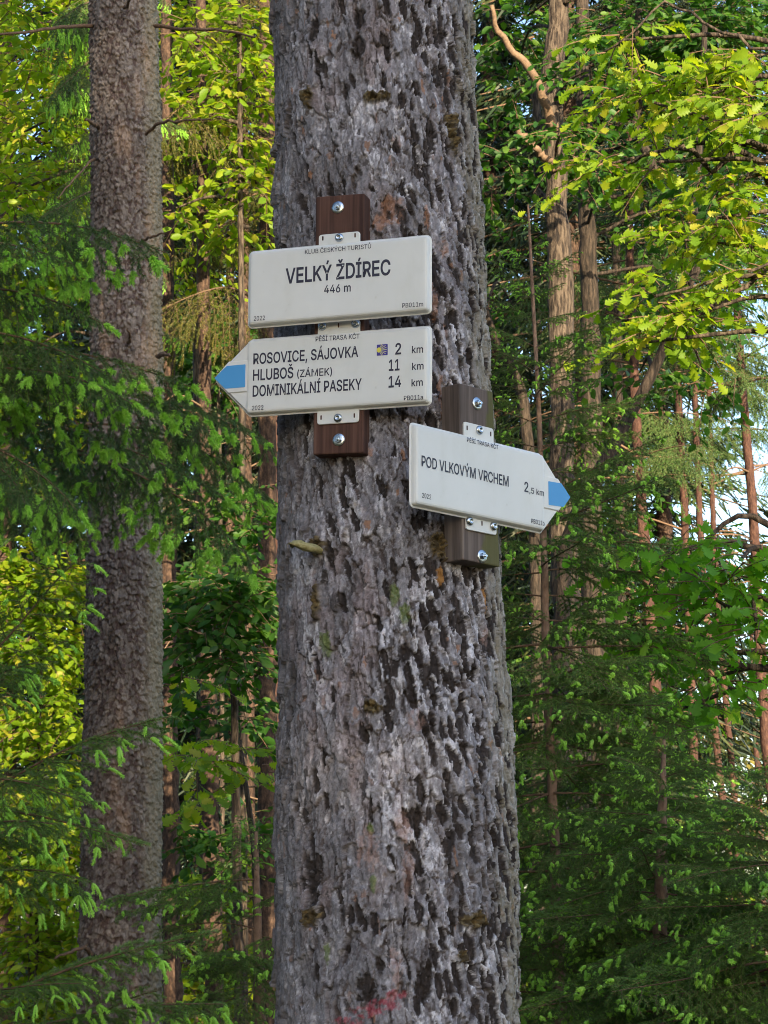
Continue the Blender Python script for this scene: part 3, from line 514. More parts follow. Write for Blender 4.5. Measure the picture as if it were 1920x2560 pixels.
def text_mesh(body, weight=0.):
    """letters as flat filled outlines; strokes that overlap lie on separate thin layers. Returns verts (z = layer) and faces"""
    layers, x0 = {}, 0
    for ch in body:
        adv, cont = GLYPHS[ch]; polys = []
        for poly in cont.split(';'):
            if not poly: continue
            pts = [np.array(list(map(int, p.split(','))), float) for p in poly.split()]
            keep = [pts[0]]
            for p in pts[1:]:
                if np.hypot(*(p - keep[-1])) > 4: keep.append(p)
            polys.append(np.array(keep))
        area = [np.sum(p[:, 0] * np.roll(p[:, 1], -1) - np.roll(p[:, 0], -1) * p[:, 1]) for p in polys]
        sgn = np.sign(area[int(np.argmax(np.abs(area)))]) if polys else 1
        fat = []
        for p in polys:
            e = unit(np.roll(p, -1, 0) - p); nrm = np.stack([e[:, 1], -e[:, 0]], 1) * sgn; a = np.roll(nrm, 1, 0); bis = a + nrm
            fat.append(p + bis / np.maximum((bis * nrm).sum(1, keepdims=True), .95) * weight * 1000 + [x0, 0])
        outer = [i for i in range(len(polys)) if area[i] * sgn > 0]
        for k, i in enumerate(outer):
            layers.setdefault(k, []).append(fat[i])
            for h_ in range(len(polys)):
                if area[h_] * sgn < 0 and inside(polys[h_][0], polys[i]): layers[k].append(fat[h_])
        x0 += adv
    V, Fc, off = [], [], 0
    for k, ps in layers.items():
        cu = bpy.data.curves.new('t', 'CURVE'); cu.dimensions = '2D'; cu.fill_mode = 'BOTH'
        for p in ps:
            sp = cu.splines.new('POLY'); sp.points.add(len(p) - 1); sp.use_cyclic_u = True
            for q_, (x, y) in enumerate(p): sp.points[q_].co = (x / 1000, y / 1000, 0, 1)
        o = bpy.data.objects.new('t', cu); COL.objects.link(o); bpy.context.view_layer.update()
        me = bpy.data.meshes.new_from_object(o.evaluated_get(bpy.context.evaluated_depsgraph_get()))
        bpy.data.objects.remove(o); bpy.data.curves.remove(cu)
        V += [(v.co.x, v.co.y, k) for v in me.vertices]; Fc += [tuple(i + off for i in f.vertices) for f in me.polygons]; off += len(me.vertices)
        bpy.data.meshes.remove(me)
    me = bpy.data.meshes.new('t'); me.from_pydata(V, [], Fc)
    return me, np.array(V, np.float32)
_m, _c = text_mesh('H'); CAP = _c[:, 1].max(); bpy.data.meshes.remove(_m)
def lettering(k, root, body, left, right, cap, Zf, weight=.012, name='lettering'):
    weight += .003
    pl, pr = to_plate(k, *Zf(*left)), to_plate(k, *Zf(*right))
    me, co = text_mesh(body, weight)
    ang = math.atan2(pr[1] - pl[1], pr[0] - pl[0]) * .5; wdt = math.hypot(pr[0] - pl[0], pr[1] - pl[1])
    x0, x1 = co[:, 0].min(), co[:, 0].max()
    lx = (co[:, 0] - x0) / (x1 - x0) * wdt; lz = co[:, 1] / CAP * cap
    X = pl[0] + lx * math.cos(ang) - lz * math.sin(ang); Zz = (pl[1] + pr[1]) / 2 - wdt / 2 * math.sin(ang) + lx * math.sin(ang) + lz * math.cos(ang)
    out = np.stack([X, -.0005 - .00004 * co[:, 2], Zz], 1).astype(np.float32)
    me.vertices.foreach_set('co', out.ravel()); me.materials.clear(); me.materials.append(M['ink']); me.name = name; me.update()
    # make it a thin printed layer with its own thickness
    o = link(name, me, root); return o
def lathe(profile, n=20):
    a = np.arange(n) / n * 2 * np.pi; V = []
    for r, y in profile: V += [[r * math.cos(t), y, r * math.sin(t)] for t in a]
    K = len(profile); idx = np.arange(K * n).reshape(K, n); nx = np.roll(idx, -1, 1)
    q = np.stack([idx[:-1], idx[1:], nx[1:], nx[:-1]], -1).reshape(-1, 4)
    return np.array(V), q, idx[-1]
def screw_meshes():
    v, q, cap = lathe([(.0076, 0), (.0078, -.0014), (.0070, -.0034), (.0045, -.0050), (.0036, -.0052), (.0030, -.0036)], 18)
    pan = ngon_mesh('screw', [(v, q, [cap[::-1]])], M['steel'])
    v, q, cap = lathe([(.0108, 0), (.0112, -.0008), (.0108, -.0016), (.0058, -.0017)], 24)
    wash = ngon_mesh('washer', [(v, q, [cap[::-1]])], M['steel'])
    v, q, cap = lathe([(.0056, -.0016), (.0058, -.0020), (.0058, -.0062), (.0050, -.0072)], 6)
    v2, q2, c2 = lathe([(.0028, -.0070), (.0028, -.0105), (.0022, -.0112)], 10)
    head = ngon_mesh('hex_head', [(v, q, [cap[::-1]]), (v2, q2, [c2[::-1]])], M['steel'])
    for me in (pan, wash): me.polygons.foreach_set('use_smooth', np.ones(len(me.polygons), bool))
    return pan, wash, head
PAN, WASH, HEX = screw_meshes()
BD = .0135         # depth of the plate back / tab / board face behind the plate's front
def tab_piece(x0, x1, z0, z1, slots):
    """flat fixing tab with rounded corners and slot openings"""
    v, q, cap, _ = poly_loft(rect(x0, z0, x1, z1), [.005] * 4, [(0, BD), (0, BD - .0026), (.0008, BD - .0032)], 4)
    return (v, q, [cap])
def make_sign(k, name, label, arrow=0):
    O, Rm, s = frame(k)
    root = thing(name, label, 'sign', O); root.rotation_euler = Matrix(Rm.tolist()).to_euler(); root.scale = (s, s, s)
    W, H, T = .165, .0675, .07
    lip = [(.0030, BD), (.0008, BD - .0006), (0, BD - .0016), (0, .0112), (.0006, .0106), (.0018, .0103)]
    rise = [(.0026, .0096), (.0042, .0046), (.0060, .0016), (.0085, .0003), (.0115, 0)]
    XL = -W + (.008 if k == 'right' else -.004); XR = W - (.003 if k != 'right' else 0)
    pieces = []
    if not arrow:
        v, q, cap, bk = poly_loft(rect(XL, -H - .004, XR, H + .001), [.0095] * 4, lip + rise); pieces.append((v, q, [cap, bk[::-1]]))
    else:
        x = W * arrow
        H0 = H + .004; cs = [(XL, -H0), (W, -H0), (W + T, 0), (W, H), (XL, H)] if arrow > 0 else [(-W, -H0), (XR, -H0), (XR, H), (-W, H), (-W - T, 0)]
        rr = [.0085, .0085, .010, .0085, .0085] if arrow > 0 else [.0085, .0085, .0085, .0085, .010]
        v, q, cap, bk = poly_loft(cs, rr, lip + [(.0026, .0096), (.0040, .0052), (.0052, .0036)]); pieces.append((v, q, [cap, bk[::-1]]))
        v, q, cap, _ = poly_loft(rect(XL + (.0046 if arrow > 0 else .0), -H0 + .0046, XR - (.0046 if arrow < 0 else 0), H - .0046), [.006] * 4,
                                 [(0, .0050), (.0003, .0030), (.0014, .0014), (.0040, .0003), (.0070, 0)]); pieces.append((v, q, [cap]))
        a = arrow; b = [(a * (W - .004), -.0285), (a * (W + .0385), -.0285), (a * (W + .0655), 0), (a * (W + .0385), .0285), (a * (W - .004), .0285)]
        if a < 0: b = b[::-1]
        v, q, cap, _ = poly_loft(b, [.002, .003, .005, .003, .002], [(0, .0046), (.0004, .0026), (.0016, .0014)]); pieces.append((v, q, [cap]))
    link('plate_body', ngon_mesh('plate_body', pieces, M['plate']), root)
    me = root.children[0].data
    if arrow:
        poly = [Z3(630, 722), Z3(370, 745), Z3(197, 915), Z3(345, 1062), Z3(622, 1040)] if arrow < 0 else [Z2(1270, 913), Z2(1368, 930), Z2(1436, 1035), Z2(1385, 1108), Z2(1273, 1093)]
        pp = [to_plate(k, *p, .001) for p in poly]
        if arrow < 0: pp = pp[::1]
        ar = sum(pp[i][0] * pp[(i + 1) % 5][1] - pp[(i + 1) % 5][0] * pp[i][1] for i in range(5))
        if ar < 0: pp = pp[::-1]
        v, q, cap, _ = poly_loft(pp, [.0012] * 5, [(0, .0015), (.0001, .0009)], 3)
        link('blue_marker', ngon_mesh('blue_marker', [(v, q, [cap])], M['blue']), root)
    return root
def add_tab(k, root, c_left, c_right, zlo, zhi, slots, screws, Zf):
    """tab between local heights zlo..zhi, with left/right edges from the photo; slots and screws by zoom position"""
    dep = BD - .003
    x0, x1 = to_plate(k, *Zf(*c_left), dep)[0], to_plate(k, *Zf(*c_right), dep)[0]
    t = link('fixing_tab', ngon_mesh('fixing_tab', [tab_piece(x0, x1, zlo, zhi, None)], M['plate']), root)
    for sx, sy in slots:
        a, b = to_plate(k, *Zf(sx, sy), dep)
        v, q, cap, _ = poly_loft(rect(a - .0013, b - .0040, a + .0013, b + .0040), [.001] * 4, [(0, BD), (0, dep - .0006)], 3)
        link('slot', ngon_mesh('slot', [(v, q, [cap])], M['wood_red']), t)
    for sx, sy in screws:
        a, b = to_plate(k, *Zf(sx, sy), dep - .003)
        o = link('screw', PAN, root, (a, dep - .0002, b)); o.rotation_euler = (0, random.random() * 6, 0)
random.seed(3)
s1 = make_sign('place', 'place_sign', 'white rectangular place name plate, the uppermost of the three signs', 0)
lettering('place', s1, 'KLUB ČESKÝCH TURISTŮ', (670, 472), (1092, 437), .0077, Z1, .004)
lettering('place', s1, 'VELKÝ ŽDÍREC', (546, 660), (1216, 604), .0262, Z1, .016)
lettering('place', s1, '446 m', (792, 722), (962, 712), .0141, Z1, .008)
lettering('place', s1, 'PB011m', (1291, 815), (1424, 806), .0077, Z1, .004)
lettering('place', s1, '2022', (344, 899), (415, 893), .0078, Z1, .004)
add_tab('place', s1, (758, 372), (1020, 352), .06, .0865, [(784, 373), (990, 353)], [(886, 366)], Z1)
s2 = make_sign('left', 'arrow_sign', 'white arrow sign pointing left with three destinations and blue tip', -1)
lettering('left', s2, 'PĚŠÍ TRASA KČT', (738, 1030), (1018, 1012), .0083, Z1, .004)
lettering('left', s2, 'ROSOVICE, SÁJOVKA', (340, 1175), (1010, 1129), .0186, Z1)
lettering('left', s2, 'HLUBOŠ', (338, 1280), (596, 1262), .0188, Z1)
lettering('left', s2, '(ZÁMEK)', (620, 1259), (843, 1245), .0128, Z1, .008)
lettering('left', s2, 'DOMINIKÁLNÍ PASEKY', (336, 1382), (1032, 1337), .0190, Z1)
for b, l, r in (('2', (1246, 1112), (1284, 1110)), ('11', (1205, 1217), (1274, 1213)), ('14', (1203, 1323), (1284, 1318))): lettering('left', s2, b, l, r, .0186, Z1, .016)
for l, r in (((1352, 1105), (1424, 1102)), ((1353, 1212), (1427, 1208)), ((1350, 1317), (1422, 1312))): lettering('left', s2, 'km', l, r, .0122, Z1, .008)
lettering('left', s2, 'PB011a', (1301, 1406), (1423, 1400), .0077, Z1, .004)
lettering('left', s2, '2022', (332, 1470), (405, 1465), .0078, Z1, .004)
# scallop-shell emblem: purple-blue square, yellow hub, pale rays fanning to the right
a, b = to_plate('left', *Z1(1128, 1084)); c, d = to_plate('left', *Z1(1198, 1084)); hw = (c - a) / 2; ex, ez = (a + c) / 2, (b + d) / 2
v, q, cap, _ = poly_loft(rect(ex - hw, ez - hw, ex + hw, ez + hw), [.0008] * 4, [(0, .0004), (.0001, -.0004)], 3)
em = link('shell_emblem', ngon_mesh('shell_emblem', [(v, q, [cap])], M['purple']), s2)
rays = []
hx = ex - hw * .62
for i in range(9):
    an = math.radians(-62 + i * 15.5); L = hw * (1.45 if abs(an) < .7 else 1.15); ca, sa = math.cos(an), math.sin(an); w0, w1 = hw * .03, hw * .06
    rays.append((np.array([[hx + ca * x - sa * yy, -.0007, ez + sa * x + ca * yy] for x, yy in ((hw * .25, -w0), (L, -w1), (L, w1), (hw * .25, w0))]), [(0, 1, 2, 3)], []))
link('rays', ngon_mesh('rays', rays, M['pale']), em)
hub = [[hx + math.cos(t) * hw * (.42 if math.cos(t) > 0 else .34), -.0009, ez + math.sin(t) * hw * .46] for t in np.arange(20) / 20 * 2 * np.pi]
link('shell_hub', ngon_mesh('shell_hub', [(hub, [], [list(range(20))])], M['yellow']), em)
add_tab('left', s2, (752, 930), (1020, 915), .06, .0885, [(884, 928)], [(778, 932), (989, 916)], Z1)
add_tab('left', s2, (747, 1515), (1013, 1503), -.0925, -.06, [(773, 1516), (985, 1503)], [(878, 1517)], Z1)
s3 = make_sign('right', 'arrow_sign', 'white arrow sign pointing right with one destination and blue tip', 1)
lettering('right', s3, 'PĚŠÍ TRASA KČT', (655, 616), (891, 676), .0073, Z2, .004)
lettering('right', s3, 'POD VLKOVÝM VRCHEM', (312, 796), (969, 958), .0172, Z2, .010)
lettering('right', s3, '2', (1087, 990), (1118, 998), .0165, Z2, .012)
lettering('right', s3, ',5 km', (1125, 1003), (1236, 1026), .0098, Z2, .008)
lettering('right', s3, '2022', (316, 1038), (384, 1052), .0078, Z2, .004)
lettering('right', s3, 'PB011b', (1140, 1230), (1240, 1250), .0076, Z2, .004)
add_tab('right', s3, (633, 512), (858, 560), .06, .0905, [(656, 512), (834, 558)], [(756, 528)], Z2)
add_tab('right', s3, (651, 1230), (880, 1270), -.0895, -.06, [(768, 1232)], [(683, 1214), (862, 1252)], Z2)

def make_board(k, label, mat, corners, bolts, Zf, thick):
    """corners TL,TR,BR,BL of the front face in the photo"""
    O, Rm, s = frame(k)
    loc = np.array([to_plate(k, *Zf(*c), BD + .0004) for c in corners])
    root = thing('wooden_board', label, 'board', O); root.rotation_euler = Matrix(Rm.tolist()).to_euler(); root.scale = (s, s, s)
    cs = [loc[3], loc[2], loc[1], loc[0]]
    cen = np.mean(cs, 0)
    v, q, cap, bk = poly_loft([c - cen for c in cs], [.0025] * 4, [(0, BD + thick), (0, BD + .0024), (.0007, BD + .001), (.0022, BD + .0004)], 3)
    link('plank', ngon_mesh('plank', [(v, q, [cap, bk[::-1]])], mat), root, (cen[0], 0, cen[1]))
    for b in bolts:
        a, z = to_plate(k, *Zf(*b), BD)
        w = link('washer', WASH, root, (a, BD + .0006, z)); hx_ = link('hex_head', HEX, w); hx_.rotation_euler = (0, random.random(), 0)
    return root
make_board('left', 'red brown board on the middle trunk behind the two left signs', M['wood_red'], [(738, 107), (1050, 84), (1043, 1741), (720, 1753)], [(879, 175), (885, 1658)], Z1, .033)
make_board('right', 'grey brown board with green algae behind the right arrow sign', M['wood_grey'], [(597, 172), (852, 238), (906, 1562), (627, 1505)], [(731, 330), (769, 1481)], Z2, .040)

# ---------------------------------------------------------------- foliage builders
def needle_quads(rng, P, T, ln, w, spread, up=.0):
    """needles at points P with twig tangents T"""
    N = len(P); T = unit(T)
    rv = unit(np.cross(T, rng.normal(size=(N, 3)))); rv[:, 2] += up * rng.random(N); rv = unit(rv - T * (rv * T).sum(1, keepdims=True))
    sp_ = np.reshape(spread, (-1, 1)); d = unit(T * np.cos(sp_) + rv * np.sin(sp_)); L = (ln * rng.uniform(.75, 1.15, N))[:, None]
    s = unit(np.cross(d, rng.normal(size=(N, 3)))) * w
    V = np.stack([P - s * .5, P + s * .5, P + d * L * .7 + s * .45, P + d * L], 1)
    return V.reshape(-1, 3), np.arange(N * 4).reshape(-1, 4)
def along(rng, P, dens):
    """random points on polylines P (N,K,3)"""
    seg = np.diff(P, axis=1).reshape(-1, 3); st = P[:, :-1].reshape(-1, 3); L = np.linalg.norm(seg, axis=1)
    cnt = rng.poisson(L * dens); i = np.repeat(np.arange(len(L)), cnt); t = rng.random(len(i))[:, None]
    return st[i] + seg[i] * t, seg[i] / np.maximum(L[i], 1e-6)[:, None]
def gen_bough(seed, L, nlat=22, arch=.05, pend=.9, latlen=.40, shoot_p=.75, shoot_len=.05, shoot_droop=.5, dens=850, ndl=.014, mats=('needles', 'shoots'), nw=.0016, fat=1., core=1., whorl=1):
    """spruce bough along +X from 0 to L: woody axis with needled laterals (one mesh) and the fresh shoots (second mesh)"""
    rng = np.random.default_rng(seed)
    ax = lambda t: np.stack([t * L, L * .03 * np.sin(t * 5 + seed), L * arch * 4 * t * (1 - t)], -1)
    t = np.linspace(0, 1, 12); axis = ax(t)[None]
    paths = []; K = 6; s = np.linspace(0, 1, K)
    def lat(p0, dirv, l, pe):
        path = p0 + dirv * (s * l)[:, None]; path[:, 2] -= pe * (s ** 1.7) * l * .5
        path += np.cumsum(rng.normal(0, l * .012, (K, 3)), 0); return path
    ends = []
    for i in range(nlat):
        ti = .10 + .87 * (i + rng.random() * .6) / nlat; side = 1 if i % 2 else -1
        l = L * latlen * (1 - ti) ** .75 * rng.uniform(.75, 1.15) + .045; an = math.radians(rng.uniform(42, 62))
        dv = unit(np.array([math.cos(an), side * math.sin(an), rng.normal(0, .12)])); p = lat(ax(np.array([ti]))[0], dv, l, pend); paths.append(p); ends.append((p[-1], p[-1] - p[-2], 1.))
        ns = int(l / .04)
        for j in range(ns):
            sj = .25 + .7 * (j + rng.random() * .5) / max(ns, 1); k = min(int(sj * (K - 1)), K - 2); q0 = p[k] + (p[k + 1] - p[k]) * (sj * (K - 1) - k)
            s2 = 1 if j % 2 else -1; tg = unit(p[k + 1] - p[k]); sidev = unit(np.cross(tg, [0, 0, 1])) * s2
            l2 = (l * .38 * (1 - sj) + .028) * rng.uniform(.7, 1.2); d2 = unit(tg * .7 + sidev * .7 + [0, 0, rng.normal(-.05, .15)]); p2 = lat(q0, d2, l2, pend * .7); paths.append(p2); ends.append((p2[-1], p2[-1] - p2[-2], .8))
    ends.append((axis[0, -1], axis[0, -1] - axis[0, -2], 1.25))
    lats = np.array(paths)
    wv, wq = merge([tubes(axis, np.linspace(.0075 * max(L, .5), .0018, 12)[None], 5), tubes(lats, np.broadcast_to(np.linspace(.0016, .0008, K), lats.shape[:2]), 3)])
    pa, ta = along(rng, axis[:, 2:], dens * .8); pb, tb = along(rng, lats, dens)
    nv, nq = needle_quads(rng, np.vstack([pa, pb]), np.vstack([ta, tb]), ndl, nw, rng.uniform(.6, 1.0, len(pa) + len(pb)), .5)
    V, Q = merge([(wv, wq), (nv, nq)]); mi = np.r_[np.zeros(len(wq)), np.ones(len(nq))]
    branch = mesh_data('branch', V, Q, [M['twig'], M[mats[0]]], midx=mi)
    sp = []
    for p, d, f in ends:
        if rng.random() > shoot_p: continue
        for m in range(1 + rng.integers(0, whorl + 1)):
            l = shoot_len * f * rng.uniform(.4, 1.45) * (1 if m == 0 else .8); d0 = unit(unit(d) + rng.normal(0, .25 if m == 0 else .6, 3) + [0, 0, .05])
            ss = np.linspace(0, 1, 6); path = p + d0 * (ss * l)[:, None]; path[:, 2] -= shoot_droop * l * ss ** 2; sp.append(path)
    sp = np.array(sp); a, b = along(rng, sp, 2600)
    nv, nq = needle_quads(rng, a, b, (shoot_len * .14 + .0045) * fat, nw * 1.5, rng.uniform(.45, .95, len(a)))
    cv, cq = tubes(sp, np.broadcast_to([.0022, .0040, .0048, .0046, .0034, .0010], sp.shape[:2]) * core, 5)
    V, Q = merge([(nv, nq), (cv, cq)])
    return branch, mesh_data('new_shoots', V, Q, [M[mats[1]]]), L
def put_bough(parent, base, tip, var, roll=0., name='branch', shoots=True):
    base, tip = np.asarray(base, float), np.asarray(tip, float); b, sh, L = var
    X = Vector(tip - base); ln = X.length; X.normalize(); Zu = Vector((0, 0, 1)); Yv = Zu.cross(X)
    if Yv.length < 1e-3: Yv = Vector((0, 1, 0))
    Yv.normalize(); Zv = X.cross(Yv)
    R = Matrix((X, Yv, Zv)).transposed() @ Matrix.Rotation(roll, 3, 'X')
    o = link(name, b, parent, base - np.array(parent.location)); o.rotation_euler = R.to_euler(); k = ln / L; o.scale = (k, k, k)
    if shoots: link('new_shoots', sh, o)
    return o

# leaves
def leaf_template(kind):
    if kind == 'far':
        v = [(0, 0, 0), (.35, .26, .05), (.75, .22, .03), (1, 0, -.08), (.75, -.22, .03), (.35, -.26, .05)]
        return np.array(v), np.array([(0, 1, 2, 3), (0, 3, 4, 5)][0:2])
    if kind == 'oak':
        t = np.array([0, .10, .20, .30, .38, .50, .58, .70, .78, .90, 1.0]); wd = np.array([.01, .05, .17, .09, .27, .13, .35, .17, .33, .20, .02])
    else:
        t = np.array([0, .18, .4, .62, .82, 1.]); wd = np.array([.02, .2, .3, .29, .17, .01])
    mid = np.stack([t, 0 * t, -.22 * t ** 2], 1); Lf = mid + np.stack([0 * t + .03, wd, wd * .25], 1); Rt = mid + np.stack([0 * t + .03, -wd, wd * .25], 1)
    n = len(t); V = np.vstack([mid, Lf, Rt]); i = np.arange(n - 1)
    q = np.vstack([np.stack([i, i + 1, n + i + 1, n + i], 1), np.stack([i + 1, i, 2 * n + i, 2 * n + i + 1], 1)])
    return V, q
LT = {k: leaf_template(k) for k in ('far', 'oak', 'oval')}
def leaf_cloud(pos, d, nrm, size, kind):
    V, q = LT[kind]; d = unit(d); s = unit(np.cross(nrm, d)); nn = np.cross(d, s)
    out = pos[:, None] + size[:, None, None] * (V[None, :, 0:1] * d[:, None] + V[None, :, 1:2] * s[:, None] + V[None, :, 2:3] * nn[:, None])
    Q = (np.arange(len(pos)) * len(V))[:, None, None] + q[None]
    return out.reshape(-1, 3), Q.reshape(-1, 4)
def sprays(rng, C, D, m, length, size, droop=.25, tiltj=.75):
    """C (N,3) starts, D (N,3) directions -> leaf arrays and twig paths"""
    N = len(C); D = unit(D); ln = length * rng.uniform(.6, 1.25, (N, 1)); side = unit(np.cross(D, np.array([0, 0, 1.]) + 0 * D))
    t = np.linspace(.15, 1, m)[None, :, None] + rng.normal(0, .03, (N, m, 1))
    P = C[:, None] + D[:, None] * t * ln[:, None]; P[..., 2] -= (droop * t[..., 0] ** 2) * ln
    sg = np.where(np.arange(m) % 2 == 0, 1, -1)[None, :, None]
    P = P + side[:, None] * sg * .01
    d = D[:, None] * .65 + side[:, None] * sg * rng.uniform(.4, 1., (N, m, 1)) + rng.normal(0, .22, (N, m, 3)); d[..., 2] -= .38
    nr = np.array([0, 0, 1.]) + rng.normal(0, tiltj, (N, m, 3))
    sz = size * rng.uniform(.6, 1.2, N * m)
    tt = np.linspace(0, 1, 5)[None, :, None]; tw = C[:, None] + D[:, None] * tt * ln[:, None]; tw[..., 2] -= (droop * tt[..., 0] ** 2) * ln
    return P.reshape(-1, 3), d.reshape(-1, 3), nr.reshape(-1, 3), sz, tw
def broadleaf(label, trunk, widths, clumps, mat='leaf_lit', bark='bark_oak', leaf='far', size=.075, group=None, name='oak_tree', cat='tree', seed=1, m=9, length=.34, limbs=True, extra=(), dense=1.):
    """trunk: [(px,py,Y)...] top last; widths in px; clumps: (px,py,Y,rx,rz px,number of sprays)"""
    rng = np.random.default_rng(seed)
    P = [at(*p) for p in trunk]; base = np.array([P[0][0], P[0][1], 0.])
    if P[0][2] > .05: P = [base + [0, 0, -.1]] + P; widths = [widths[0] * 1.15] + list(widths)
    R = [wd / 2 * m_per_px(p[1]) for wd, p in zip(widths, P)]
    root = thing(name, label, cat, base, group)
    path = smooth_path(P, 90); dd = np.r_[0, np.cumsum(np.linalg.norm(np.diff(np.array(P), axis=0), axis=1))]; rr = np.interp(np.linspace(0, 1, 90), dd / dd[-1], R)
    path[1:-1] += rng.normal(0, .07, (88, 3)) * rr[1:-1, None] * [1, 1, 0]
    vv, qq = tubes(path, rr, 14); vv += rng.normal(0, 1, vv.shape) * (np.repeat(rr, 14) * .045)[:, None]
    link('trunk', mesh_data('trunk', vv - base, qq, [M[bark]], smooth=True), root)
    for nm, pts, w0, w1 in extra:
        pp = smooth_path([at(*p) for p in pts], 18); k = m_per_px(pp[0, 1]); pp += rng.normal(0, .012, pp.shape)
        vv, qq = tubes(pp, np.linspace(w0, w1, 18) / 2 * k, 8); link(nm, mesh_data(nm, vv - base, qq, [M[bark] if nm != 'dead_limb' else M['dead_twig']], smooth=True), root)
    Ls, tws = [], []
    for px, py, Y, rx, rz, ns in clumps:
        ns = int(ns * dense)
        c = at(px, py, Y); k = m_per_px(Y); rX, rZ = rx * k, rz * k; rY = max(.5 * (rX + rZ), .25) * .9
        if limbs:
            below = path[path[:, 2] < c[2] + .2]; src = below if len(below) else path[:1]
            j = src[np.argmin(np.linalg.norm((src - c) * [1, 1, .6], axis=1))]
            lp = smooth_path([j, (j + c) / 2 + [0, 0, .12 * np.linalg.norm(c - j)] + rng.normal(0, .06, 3), c], 10)
            vv, qq = tubes(lp, np.linspace(max(.018, .1 * min(rr)), .006, 10), 6); link('limb', mesh_data('limb', vv - base, qq, [M[bark]], smooth=True), root)
        g = rng.normal(size=(ns, 3)); g = unit(g) * rng.random((ns, 1)) ** .45; C = c + g * [rX, rY, rZ] * .9
        D = unit(g) * [1, 1, .25] + rng.normal(0, .5, (ns, 3)) * [1, 1, .3]
        a = sprays(rng, C, D, m, length, size); Ls.append(a[:4]); tws.append(a[4])
    if Ls:
        A = [np.concatenate([l[i] for l in Ls]) for i in range(4)]; lv, lq = leaf_cloud(A[0], A[1], A[2], A[3], leaf)
        tw = np.concatenate(tws); tv, tq = tubes(tw, np.broadcast_to(np.linspace(.004, .0015, 5), tw.shape[:2]), 3)
        Vv, Q = merge([(tv, tq), (lv, lq)])
        link('crown', mesh_data('crown', Vv - base, Q, [M['twig'], M[mat]], midx=np.r_[np.zeros(len(tq)), np.ones(len(lq))]), root)
    return root, base, path, rr

# ---------------------------------------------------------------- spruce bough variants (shared meshes)
B_up = [gen_bough(11 + i, .8, nlat=20, arch=.03, pend=.55, latlen=.42, mats=('needles_mid', 'shoots'), shoot_p=.24, shoot_len=.033, shoot_droop=.3, fat=1.45, core=1.7, whorl=3, dens=1000, nw=.0021) for i in range(3)]            # upswept, small oval shoots
B_hang = [gen_bough(21 + i, 1.1, nlat=26, arch=.10, pend=1.4, latlen=.34, shoot_p=.25, shoot_len=.047, shoot_droop=.25, dens=1100, ndl=.017, fat=2.0, core=.6, whorl=2, nw=.0019) for i in range(3)]  # hanging sprays with tufts
B_sau = [gen_bough(31 + i, .8, nlat=16, arch=.05, pend=.7, latlen=.36, mats=('needles_mid', 'shoots'), shoot_p=.26, shoot_len=.044, shoot_droop=.7, dens=1200, fat=1.15, core=1.2, whorl=2, nw=.0019) for i in range(3)]  # long curved shoots
B_old = [gen_bough(41 + i, 1.3, nlat=20, arch=.10, pend=2.6, latlen=.36, shoot_p=.35, shoot_len=.05, shoot_droop=1.5, dens=330, ndl=.02, nw=.0035, mats=('needles_olive', 'needles_olive')) for i in range(2)]
B_tiny = [gen_bough(51 + i, .25, nlat=7, arch=.03, pend=.3, latlen=.45, shoot_p=1., shoot_len=.045, shoot_droop=.5, dens=600) for i in range(2)]
B_far = [gen_bough(61 + i, 1.5, nlat=24, arch=.06, pend=1.7, latlen=.36, shoot_p=.4, shoot_len=.06, shoot_droop=1., dens=330, ndl=.022, nw=.0045) for i in range(2)]
R0 = np.random.default_rng(77); CANOPY = []
def spruce_stem(name, label, pts, widths, bark, group=None, k=40):
    P = [at(*p) for p in pts]; base = np.array([P[0][0], P[0][1], 0.])
    if P[0][2] > .05: P = [base + [0, 0, -.1]] + P; widths = [widths[0] * 1.1] + list(widths)
    R = [wd / 2 * m_per_px(p[1]) for wd, p in zip(widths, P)]
    root = thing(name, label, 'tree', base, group)
    k = 90; path = smooth_path(P, k); dd = np.r_[0, np.cumsum(np.linalg.norm(np.diff(np.array(P), axis=0), axis=1))]; rr = np.interp(np.linspace(0, 1, k), dd / dd[-1], R)
    path[1:-1] += R0.normal(0, .06, (k - 2, 3)) * rr[1:-1, None]
    vv, qq = tubes(path, rr, 12); vv += R0.normal(0, 1, vv.shape) * (np.repeat(rr, 12) * .075)[:, None]
    link('trunk', mesh_data('trunk', vv - base, qq, [M[bark]], smooth=True), root)
    return root, base, path, rr
def stem_at(path, z):
    return np.array([np.interp(z, path[:, 2], path[:, i]) for i in range(3)])
def boughs(root, lst, var, jit=.0):
    for k, b in enumerate(lst):
        (x0, y0, Y0), (x1, y1, Y1) = b[:2]
        put_bough(root, at(x0, y0, Y0), at(x1, y1, Y1), var[k % len(var)], R0.normal(0, .25))

